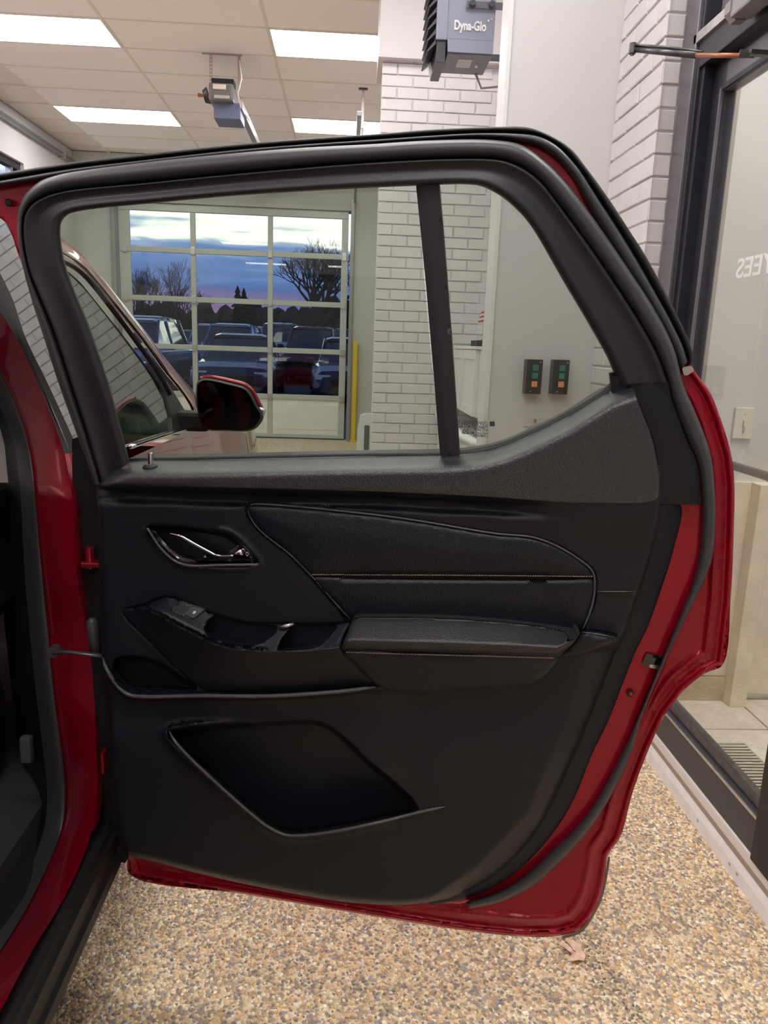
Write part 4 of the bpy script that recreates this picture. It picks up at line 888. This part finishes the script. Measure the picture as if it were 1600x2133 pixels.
patch('handle_pivot', [(468, 1160), (478, 1148), (497, 1134), (503, 1136), (513, 1146), (526, 1158), (533, 1165), (528, 1167), (490, 1166)], lambda P: .022+.016*sm(segdist(P, np.array([(468, 1160), (478, 1148), (497, 1134), (503, 1136), (513, 1146), (526, 1158), (533, 1165), (528, 1167), (490, 1166)], float))/12), chrome, SH, step=4, smoothc=False, thick=.01)
patch('handle_base', [(398, 1161), (470, 1161), (530, 1167), (528, 1170), (400, 1167)], .024, M('satin_dark', (.12, .12, .13), .2, .9), SH, step=6, smoothc=False, thick=.008)
# thin moulded edges, their highlights painted in by a paler colour
edgem = M('edge_highlight', (.085, .085, .095), .36)
def bead(name, pts, wv, r, taper=True):
    c = resample(smooth_c(pts), 6); w = wv(c) if callable(wv) else wv; q = dpt(c, w); n = len(q)
    rr = [r*min(1, .25+min(i, n-1-i)/5) if taper else r for i in range(n)]
    return mb().tube(q, rr, 8).build(name, edgem, SH, smooth=True)
bead('pocket_lip', [(353, 1524), (362, 1540), (378, 1560), (420, 1602), (480, 1657), (520, 1692), (560, 1723), (595, 1739), (630, 1740), (700, 1731), (805, 1709), (872, 1692), (928, 1680)], lambda P: w_trim(P+np.array([-3., 5.]))+.001, .0026)
bead('shelf_lip', [(214, 1366), (218, 1384), (228, 1404), (246, 1430), (268, 1447), (300, 1451), (420, 1449), (555, 1450), (700, 1441), (782, 1431)], lambda P: w_trim(P)+.001, .0032)
bead('panel_edge', [(518, 1053), (530, 1050), (592, 1053), (780, 1072), (880, 1086), (1030, 1111), (1110, 1119), (1158, 1136), (1208, 1166), (1233, 1188), (1239, 1206), (1236, 1250), (1223, 1292), (1212, 1314)], lambda P: w_base(P)+.0035, .0017)
bead('panel_edge', [(516, 1060), (520, 1074), (532, 1094), (557, 1118), (602, 1153), (647, 1198), (702, 1260), (732, 1292)], lambda P: w_base(P)+.002, .0012)
bead('card_joint', [(1243, 1232), (1290, 1232), (1322, 1232)], lambda P: w_trim(P)+.0005, .0009)
bead('bracket_edge', [(1210, 1317), (1245, 1321), (1280, 1328)], lambda P: w_trim(P)+.001, .0014)
# lock pin
q0 = dpt([(314, 972)], .022)[0]; 
mb().tube([q0+[0, 0, -.004], q0+[0, 0, .003]], [.014, .010], 14).build('lock_grommet', rubd, SH, smooth=True)
mb().tube([q0+[0, 0, .0], q0+[0, 0, .021], q0+[0, 0, .023]], [.0042, .0042, .002], 12).build('lock_pin', chrome, SH, auto=True)
# black card edge panel between trim and the red face
be = [(1372, 1051), (1418, 1051), (1403, 1145), (1376, 1232), (1349, 1307), (1324, 1358), (1301, 1415), (1268, 1500), (1234, 1570), (1188, 1680), (1122, 1772), (1050, 1835), (980, 1868), (900, 1886)]
bi = [(1340, 1051), (1345, 1060), (1338, 1120), (1320, 1200), (1300, 1260), (1280, 1320), (1260, 1380), (1225, 1470), (1180, 1560), (1125, 1670), (1070, 1750), (1000, 1815), (940, 1850), (880, 1870)]
strip('side_cover', be, bi, [(0, -.012), (.04, -.004), (.5, -.003), (1, -.003)], blk, SH)
# latch and hole in the red face
latch = [(1347, 1361), (1384, 1369), (1374, 1397), (1335, 1385)]
patch('door_latch', latch, -.012, piano, SH, step=6, smoothc=False, thick=.002)
patch('latch_tab', [(1354, 1384), (1374, 1388), (1371, 1395), (1352, 1390)], -.010, satin, SH, step=5, smoothc=False, thick=.002)
patch('bolt_hole', [(1313+9*math.cos(a), 1445+7*math.sin(a)) for a in np.linspace(0, 6.283, 13)[:-1]], -.0125, rubd, SH, step=4, smoothc=False, thick=.001)
mb().tube([dpt([(1315, 1446)], -.0125)[0], dpt([(1315, 1446)], -.009)[0]], .003, 8).build('bolt', red, SH)
mb().tube([dpt([(18, 422)], -.046)[0], dpt([(18, 422)], -.040)[0]], [.006, .004], 8).build('bolt', rubd, SH)
patch('rubber_flap', [(243, 1762), (262, 1766), (263, 1798), (247, 1795)], -.03, rubd, SH, step=6, smoothc=False, thick=.01)

# ---- body side of the car
TUM = .33
def side_pt(px, py, X):       # point of the traced pixel on the side plane X (leaning inwards above the belt line)
    r = rays((px, py))[0]; t = X/r[0]; p = O3+r*t
    if p[2] > 1.08:           # X = X0 - TUM*(z-1.08)
        t = (X-TUM*(CH-1.08))/(r[0]+TUM*r[2]); p = O3+r*t
    return p
def sstrip(name, A, XA, B, XB, mat, parent=CAR, step=12, mid=None, n=7, bulge=(0, 0, 0)):
    A = resample(smooth_c(A), step); Bd = resample(smooth_c(B), 2); j = 0; V = []
    N = len(A); 
    for i, a in enumerate(A):
        d = np.hypot(*(Bd-a).T); lo = j; hi = min(len(Bd), j+160); k = lo+int(np.argmin(d[lo:hi])); j = k; b = Bd[k]
        if i == 0: b = Bd[0]
        if i == N-1: b = Bd[-1]
        pa = side_pt(*a, XA); pb = side_pt(*b, XB)
        for s in range(n):
            t = s/(n-1); V.append(pa*(1-t)+pb*t+np.array(bulge)*math.sin(math.pi*t))
    f = [(i*n+k, i*n+k+1, (i+1)*n+k+1, (i+1)*n+k) for i in range(N-1) for k in range(n-1)]
    me = bpy.data.meshes.new(name); me.from_pydata(list(map(tuple, V)), [], f); me.update()
    o = link(name, me, mat, parent, True); o.matrix_parent_inverse = CIN; return o
redin = [(-60, 640), (-20, 742), (6, 789), (31, 843), (53, 906), (66, 968), (74, 1047), (85, 1173), (100, 1314), (113, 1450), (127, 1555), (136, 1640), (132, 1709), (110, 1778), (52, 1898), (0, 1981), (-90, 2110)]
redout = [(-60, 560), (0, 648), (39, 714), (71, 780), (110, 874), (135, 946), (150, 1031), (156, 1125), (165, 1235), (182, 1314), (195, 1408), (198, 1490), (201, 1572), (203, 1640), (198, 1692), (182, 1761), (137, 1864), (69, 1977), (0, 2108), (-60, 2220)]
sealin = [(-60, 720), (0, 850), (28, 920), (40, 1000), (52, 1200), (70, 1400), (88, 1550), (98, 1650), (93, 1720), (60, 1815), (0, 1915), (-90, 2050)]
sstrip('door_jamb', redin, -.555, redout, -.462, redj, bulge=(.006, -.010, .006))
sstrip('body_seal', sealin, -.600, redin, -.552, rub, bulge=(.012, -.016, .004), n=9)
darkin = [(-200, 800), (-60, 900), (-10, 1000), (0, 1200), (20, 1400), (40, 1560), (62, 1640), (60, 1700), (20, 1790), (-60, 1880), (-150, 1990)]
sstrip('inner_sill_trim', darkin, -.72, sealin, -.600, blk, bulge=(0, -.0, .01))
patchv = [side_pt(-5, 840, -.60), side_pt(3, 860, -.60), side_pt(20, 925, -.60), side_pt(28, 1003, -.60), side_pt(-40, 1002, -.60)]
m_ = MB(); pv = [p+np.array([-.004, -.012, 0]) for p in patchv]; n_ = len(pv); m_.add([tuple(p) for p in pv]+[tuple(p+np.array([-.02, .02, 0])) for p in pv], [tuple(range(n_)), tuple(range(n_, 2*n_))[::-1]]+[(i, i+n_, (i+1) % n_+n_, (i+1) % n_) for i in range(n_)])
o = m_.build('pillar_trim', trimg, CAR); o['label'] = 'light grey interior pillar cover'
# outer flank of the pillar going forward, and black exterior applique above the belt line
applo = [(-60, 450), (0, 568), (27, 625), (52, 700), (100, 800), (150, 908), (162, 935)]
sstrip('pillar_applique', [(-60, 560), (0, 648), (39, 714), (71, 780), (110, 874), (135, 946)], -.462, applo, -.452, rubd, n=3)
fl_ = [(135, 946), (150, 1031), (156, 1125), (165, 1235), (182, 1314), (195, 1408), (198, 1490), (201, 1572), (203, 1640), (198, 1692), (190, 1735)]
F = MB(); V = []
c_ = resample(smooth_c(fl_), 14)
for a in c_:
    p = side_pt(*a, -.462); V += [tuple(p), tuple(p+np.array([.004, .03, 0])), tuple(p+np.array([-.02, .07, 0])), tuple(p+np.array([-.03, .16, 0]))]
F.add(V, [(i*4+k, i*4+k+1, (i+1)*4+k+1, (i+1)*4+k) for i in range(len(c_)-1) for k in range(3)]); F.build('hinge_pillar', red, CAR, smooth=True)
# front door (exterior) : lower skin, window, chrome, pillar
def plate(name, pts, X, mat, parent, th=.012, flip=False, dx=0.):
    q = [side_pt(*p, X) for p in pts]; n = len(q); m = MB()
    m.add([tuple(p+np.array([dx, 0, 0])) for p in q]+[tuple(p+np.array([dx-th, 0, 0])) for p in q], [tuple(range(n)), tuple(range(n, 2*n))[::-1]]+[(i, i+n, (i+1) % n+n, (i+1) % n) for i in range(n)])
    me = m.mesh(name); bm = bmesh.new(); bm.from_mesh(me); bmesh.ops.triangulate(bm, faces=bm.faces); bm.to_mesh(me); bm.free()
    o = link(name, me, mat, parent); o.matrix_parent_inverse = CIN if parent is CAR else Matrix.Identity(4); return o
XS = -.452
# skin below the belt: lofted side from the pillar to the front bumper
sec = lambda X, y, zt: [(X-.035, y, .30), (X+.005, y, .42), (X+.018, y, .62*zt/1.09), (X+.014, y, .80*zt/1.09), (X+.004, y, .95*zt/1.09), (X-.012, y, zt)]
def side_skin(name, stations, mat):
    m = MB(); V = []; n = 6
    for X, y, zt in stations: V += sec(X, y, zt)
    m.add(V, [(i*n+k, i*n+k+1, (i+1)*n+k+1, (i+1)*n+k) for i in range(len(stations)-1) for k in range(n-1)]); return m.build(name, mat, CAR, smooth=True)
fd = side_skin('front_door', [(XS, 1.36, 1.10), (XS+.004, 1.6, 1.10), (XS+.004, 1.9, 1.095), (XS, 2.28, 1.09)], redx)
side_skin('fender', [(XS, 2.285, 1.085), (XS+.006, 2.6, 1.065), (XS+.02, 3.0, 1.045), (XS+.02, 3.35, 1.01), (XS+.012, 3.7, .95), (XS-.01, 4.0, .88), (XS-.08, 4.18, .80)], redx)
# hood
m = MB(); V = []; hs2 = [(2.40, 1.12), (2.7, 1.11), (3.0, 1.09), (3.35, 1.05), (3.70, .98), (4.00, .92)]
ed = [(XS-.012, 1.078), (XS-.008, 1.06), (XS+.006, 1.04), (XS+.0, 1.006), (XS+.0, .95), (XS-.02, .88)]
for (y, zt), (xe, ze) in zip(hs2, ed):
    for k in range(13):
        u = k/12; x = xe*(1-u)+(-2.45-xe-.0)*u if False else xe+(-2.0-2*(xe+.45))*u; z = ze+(zt+.03-ze)*math.sin(math.pi*u)**.45; V.append((x, y, z))
m.add(V, [(i*13+k, i*13+k+1, (i+1)*13+k+1, (i+1)*13+k) for i in range(5) for k in range(12)]); m.build('hood', redx, CAR, smooth=True)
mb().box(-2.35, -.62, 3.95, 4.20, .35, .82, .06).build('front_bumper', red, CAR)
# upper body of front door, traced on the leaning side plane
gl_out = [(-60, 440), (10, 445), (60, 475), (100, 520), (120, 548), (150, 567), (175, 590), (215, 640), (255, 690), (300, 750), (335, 800), (375, 850), (392, 888), (330, 905), (262, 928), (230, 935), (150, 935), (100, 815), (52, 712), (20, 640), (-60, 500)]
plate('front_window', gl_out, XS, glassF, fd, .004, dx=-.006)
ch = resample(smooth_c([(90, 505), (132, 530), (150, 541), (180, 566), (195, 583), (250, 650), (300, 713), (345, 775), (370, 805), (396, 842), (404, 862)]), 10)
mb().tube([side_pt(*p, XS)+[.004, 0, 0] for p in ch], .0085, 8, sq=.5).build('window_chrome', chrome, fd, smooth=True)
ch = resample(smooth_c([(264, 931), (330, 909), (380, 893), (400, 888)]), 8)
mb().tube([side_pt(*p, XS)+[.004, 0, 0] for p in ch], .011, 8, sq=.5).build('belt_chrome', chrome, fd, smooth=True)
ch = resample(smooth_c([(100, 533), (150, 555), (182, 582), (238, 652), (290, 722), (330, 780), (352, 822)]), 8)
mb().tube([side_pt(*p, XS)+[.002, 0, 0] for p in ch], .008, 6, sq=.5).build('window_seal', rubd, fd, smooth=True)
plate('corner_trim', [(330, 770), (352, 800), (385, 855), (398, 890), (360, 898), (358, 870), (345, 820)], XS, rubd, fd, .01, dx=.0)
ap = [(70, 455), (128, 498), (165, 528), (205, 575), (255, 635), (300, 690), (345, 750), (380, 790), (407, 822), (409, 858)]
ap2 = [(60, 480), (130, 530), (150, 541), (195, 583), (250, 650), (300, 713), (345, 775), (370, 805), (396, 842), (404, 862)]
sstrip('a_pillar', ap, XS-.03, ap2, XS, redx, n=5, bulge=(.008, 0, .008))
# roof, windscreen, rest of cabin (kept simple, mostly out of sight)
m = MB(); V = []
for y, z in ((-2.6, 1.66), (-1.5, 1.74), (-.2, 1.77), (.9, 1.75), (1.30, 1.66)):
    for k in range(9): u = k/8; V.append((-.80-1.0*u, y, z+.03*math.sin(math.pi*u)))
m.add(V, [(i*9+k, i*9+k+1, (i+1)*9+k+1, (i+1)*9+k) for i in range(4) for k in range(8)]); m.build('roof', redx, CAR, smooth=True)
mb().add([(-.72, 1.35, 1.64), (-1.9, 1.35, 1.64), (-2.1, 2.35, 1.14), (-.53, 2.35, 1.14)], [(0, 1, 2, 3)]).build('windscreen', glassF, CAR)
mb().box(-2.10, -.66, 1.34, 2.35, .80, 1.06, .04).build('dashboard', rubd, CAR)
mb().box(-2.15, -2.10, -2.4, 3.8, .3, 1.08, .01).build('left_side', red, CAR)
mb().box(-2.09, -.63, -1.8, 1.95, .33, .37).build('cabin_floor', carpet, CAR)
mb().box(-2.09, -.66, -2.5, -1.8, .33, 1.1, .03).build('cargo_bulkhead', rubd, CAR)
# interior bits by the open door
mb().box(-1.30, -.74, 1.18, 1.62, .40, .62, .05).box(-1.30, -.76, 1.08, 1.24, .60, 1.42, .06).build('front_seat', leather, CAR)
mb().tube([(-.72, 1.26, .60), (-.75, 1.26, .60)], [.055, .045], 16).build('seat_hinge_cover', M('hinge_cover', (.09, .095, .10), .35), CAR, auto=True)
q = atY(55, 1560, 1.42); mb().box(q[0]-.010, q[0]+.012, q[1]-.01, q[1]+.01, q[2]-.028, q[2]+.028, .005).build('seat_rail_clip', M('clip_grey', (.07, .072, .08), .4), CAR)
mb().tube([tuple(side_pt(*p, -.64)) for p in ((96, 1630), (92, 1700), (70, 1775), (30, 1845))], .006, 8).build('sill_bead', blk, CAR, smooth=True)
# rocker cladding
m = MB(); prof = [(-.480, .400), (-.460, .402), (-.451, .396), (-.447, .385), (-.440, .380), (-.437, .350), (-.430, .344), (-.428, .325), (-.440, .31), (-.47, .28)]
V = []
for y in np.linspace(-1.0, 1.55, 12):
    for (x, z) in prof: V.append((x-.0, y, z))
n = len(prof); m.add(V, [(i*n+k, i*n+k+1, (i+1)*n+k+1, (i+1)*n+k) for i in range(11) for k in range(n-1)]); cladm = M('cladding', (.016, .017, .018), .5, spec=.35); m.build('rocker_cladding', cladm, CAR)
m = MB(); V = []
for y in np.linspace(1.40, 3.0, 6):
    for (x, z) in prof: V.append((x, y, z))
m.add(V, [(i*n+k, i*n+k+1, (i+1)*n+k+1, (i+1)*n+k) for i in range(5) for k in range(n-1)]); m.build('rocker_cladding', cladm, CAR)
mb().box(-2.05, -.50, -2.3, 3.7, .22, .33, .01).build('underbody', rubd, CAR)
# wheels (hidden, but they carry the car)
for x in (-.62, -1.98):
    for y in (3.05, -1.0):
        mb().tube([(x-.11, y, .355), (x-.10, y, .355), (x+.09, y, .355), (x+.10, y, .355)], [.32, .355, .355, .32], 28).build('wheel', tyre, CAR, auto=True)
gap = [(150, 915), (176, 905), (212, 1000), (214, 1200), (220, 1400), (232, 1600), (244, 1740), (232, 1780), (196, 1720), (202, 1640), (200, 1572), (197, 1490), (194, 1408), (181, 1314), (165, 1235), (157, 1125), (151, 1031)]
patch('hinge_gap_shade', gap, -.055, rubd, CAR, step=14, smoothc=False, thick=.03)  # dark sheet standing in for the shade between jamb and door
# hinges, check strap, wiring boot
h1 = side_pt(178, 1165, -.452)+np.array([.008, .0, 0])
mb().box(h1[0]-.012, h1[0]+.03, h1[1]-.015, h1[1]+.03, h1[2]-.012, h1[2]-.002, .003).tube([h1+[0, 0, -.016], h1+[0, 0, .022]], [.009, .008], 12).build('door_hinge', redx, CAR, auto=True)
h2 = side_pt(206, 1590, -.452); mb().box(h2[0]+.004, h2[0]+.010, h2[1]-.004, h2[1]+.02, h2[2]-.022, h2[2]+.022, .004).build('door_hinge', red, CAR)
s0 = side_pt(118, 1351, -.50)+np.array([0, -.014, 0]); s1 = dpt([(214, 1366)], .02)[0]
mb().tube([s0, s0*.6+s1*.4+[0, 0, .002], s1], [.007, .005, .006], 8, sq=.6).build('check_strap', gunm, CAR, smooth=True)
mb().tube([s0+[0, -.004, -.0], s0+[0, .012, 0]], .010, 12).build('strap_pin', gunm, CAR, auto=True)
b0 = dpt([(192, 1298)], -.02)[0]; mb().tube([b0+[0, 0, .010], b0+[0, 0, .003], b0+[.002, 0, -.03], b0+[.004, 0, -.055]], [.004, .010, .009, .010], 12).build('wiring_boot', rub, CAR, smooth=True)
# side mirror
MY = 2.15
mo = [(409, 800), (413, 793), (422, 789), (440, 790), (480, 799), (510, 808), (522, 820), (535, 845), (545, 860), (546, 872), (537, 888), (524, 897), (470, 898), (432, 895), (418, 880), (410, 850)]
mo = smooth_c(mo, True, 4)
def mpt(p, y): return atY(p[0], p[1], y)
cxy = mo.mean(0); V = []; n = len(mo)
for s, y in ((.94, MY-.004), (1.0, MY+.004), (1.01, MY+.03), (.93, MY+.07), (.70, MY+.105), (.25, MY+.12)):
    for p in mo: V.append(tuple(mpt(cxy+(p-cxy)*s, MY)+np.array([0, y-MY, 0])))
m = MB().add(V, [(i*n+k, (i+1)*n+k, (i+1)*n+(k+1) % n, i*n+(k+1) % n) for i in range(5) for k in range(n)]+[tuple(5*n+k for k in range(n))])
MR = m.build('side_mirror', rubd, CAR, smooth=True)
def mplate(name, poly, y, mat, th=.004):
    q = [mpt(p, y) for p in poly]; n = len(q); m = MB().add([tuple(p) for p in q]+[tuple(p+np.array([0, th, 0])) for p in q], [tuple(range(n)), tuple(range(n, 2*n))[::-1]]+[(i, i+n, (i+1) % n+n, (i+1) % n) for i in range(n)])
    me = m.mesh(name); return link(name, me, mat, MR)
mplate('mirror_face', smooth_c([(416, 802), (424, 796), (470, 803), (505, 814), (515, 830), (522, 855), (520, 880), (510, 891), (440, 890), (426, 884), (418, 860)], True, 3), MY-.012, M('mirror_glass', (.05, .055, .06), .03, 1.), .010)
cp = smooth_c([(414, 791), (424, 788), (440, 788), (480, 796), (508, 804), (522, 816), (534, 838), (541, 852)], False, 5)
mb().tube([mpt(p, MY)+np.array([0, .03, 0]) for p in cp], .0075, 10).build('mirror_cap', redx, MR, smooth=True)
mb().tube([mpt((538, 852), MY)+np.array([0, .02, 0]), mpt((547, 858), MY)+np.array([0, .03, 0]), mpt((545, 868), MY)+np.array([0, .02, 0])], [.005, .009, .005], 10).build('turn_signal', lampw, MR, smooth=True)
ma0 = mpt((395, 878), MY); mb().box(ma0[0]-.05, ma0[0]+.05, MY+.01, MY+.09, ma0[2]-.03, ma0[2]+.025, .012).build('mirror_arm', rubd, MR)

# ================================================================== PEBBLES AND LEAF
N = 46000
px_ = rng.uniform(-.95, 1.055, N); py_ = rng.uniform(.72, 2.75, N)
# jittered grid for even cover
nx, ny = 232, 234
gx, gy = np.meshgrid(np.linspace(-.95, 1.052, nx), np.linspace(.72, 2.75, ny)); px_ = (gx+rng.uniform(-.0042, .0042, gx.shape)).ravel(); py_ = (gy+rng.uniform(-.0042, .0042, gx.shape)).ravel()
N = len(px_); keep = px_ < 1.052; px_, py_ = px_[keep], py_[keep]; N = len(px_)
ang = np.linspace(0, 2*np.pi, 7)[:-1]
tmpl = [(math.cos(a), math.sin(a), 0) for a in ang]+[(.66*math.cos(a), .66*math.sin(a), .72) for a in ang]+[(0, 0, 1)]
tmpl = np.array(tmpl); tf = []
for k in range(6):
    k2 = (k+1) % 6; tf += [(k, k2, 6+k2), (k, 6+k2, 6+k), (6+k, 6+k2, 12)]
tf = np.array(tf)
ra = rng.uniform(.0034, .0058, N); rb = ra*rng.uniform(.6, 1., N); rh = rng.uniform(.0014, .0034, N); th = rng.uniform(0, 6.283, N)
X = tmpl[None, :, 0]*ra[:, None]; Y_ = tmpl[None, :, 1]*rb[:, None]
VX = X*np.cos(th)[:, None]-Y_*np.sin(th)[:, None]+px_[:, None]; VY = X*np.sin(th)[:, None]+Y_*np.cos(th)[:, None]+py_[:, None]; VZ = tmpl[None, :, 2]*rh[:, None]+0*VX
verts = np.stack([VX, VY, VZ], 2).reshape(-1, 3).astype(np.float32); F_ = (tf[None]+13*np.arange(N)[:, None, None]).reshape(-1, 3).astype(np.int32)
me = bpy.data.meshes.new('pebble'); me.vertices.add(len(verts)); me.vertices.foreach_set('co', verts.ravel()); me.loops.add(F_.size); me.loops.foreach_set('vertex_index', F_.ravel())
me.polygons.add(len(F_)); me.polygons.foreach_set('loop_start', np.arange(0, F_.size, 3, dtype=np.int32)); me.update(calc_edges=True)
me.polygons.foreach_set('use_smooth', np.ones(len(F_), bool))
pal = np.array([(.80, .62, .39), (.92, .78, .54), (.60, .43, .25), (.34, .27, .21), (.27, .24, .22), (.85, .62, .32), (.97, .90, .74), (.42, .37, .33), (.74, .46, .22), (.38, .35, .34)])
pw = np.array([.15, .15, .13, .12, .08, .10, .05, .10, .06, .06]); ci = rng.choice(len(pal), N, p=pw/pw.sum()); cc = pal[ci]*rng.uniform(.85, 1.15, (N, 1))
# damp streak running towards the viewer
sx0 = np.interp(py_, [.7, 1.0, 1.28, 1.36, 1.44, 1.54], [.70, .665, .625, .61, .60, .575]); cc = cc*(1-.42*np.exp(-((px_-sx0)/.033)**4)*np.clip((1.56-py_)/.06, 0, 1))[:, None]
ca = me.color_attributes.new('tint', 'FLOAT_COLOR', 'POINT'); arr = np.ones((N, 13, 4), np.float32); arr[:, :, :3] = cc[:, None, :]; ca.data.foreach_set('color', arr.ravel())
pm = bpy.data.materials.new('pebbles'); pm.use_nodes = True; b = pm.node_tree.nodes['Principled BSDF']; at = pm.node_tree.nodes.new('ShaderNodeAttribute'); at.attribute_name = 'tint'
pm.node_tree.links.new(at.outputs['Color'], b.inputs['Base Color']); b.inputs['Roughness'].default_value = .32
o = link('pebbles', me, pm, floor); o['kind'] = 'stuff'
lf = thing('oak_leaf', 'dry brown oak leaf on the floor under the door corner', 'leaf', tuple(atZ(1190, 1975, .004)))
lo = [(1160, 1964), (1172, 1962), (1182, 1966), (1188, 1972), (1180, 1955), (1174, 1950), (1182, 1952), (1192, 1960), (1203, 1963), (1210, 1970), (1212, 1978), (1218, 1984), (1220, 1992), (1216, 2001), (1206, 1999), (1196, 2001), (1181, 2002), (1190, 1996), (1193, 1988), (1184, 1980), (1174, 1972)]
cen = atZ(1197, 1981, .0125); m = MB(); q = [atZ(x, y, .0095+.0015*math.sin(i*1.7)) for i, (x, y) in enumerate(lo)]; n = len(q)
m.add([tuple(cen)]+[tuple(p) for p in q]+[tuple(cen-[0, 0, .0012])]+[tuple(p-np.array([0, 0, .0012])) for p in q], [(0, i+1, (i+1) % n+1) for i in range(n)]+[(n+1, n+2+(i+1) % n, n+2+i) for i in range(n)]+[(i+1, n+2+i, n+2+(i+1) % n, (i+1) % n+1) for i in range(n)])
m.build('blade', leafm, lf)
mb().tube([atZ(1162, 1964, .006), cen, atZ(1215, 1999, .006)], [.0006, .0010, .0008], 5).build('midrib', barkm, lf)
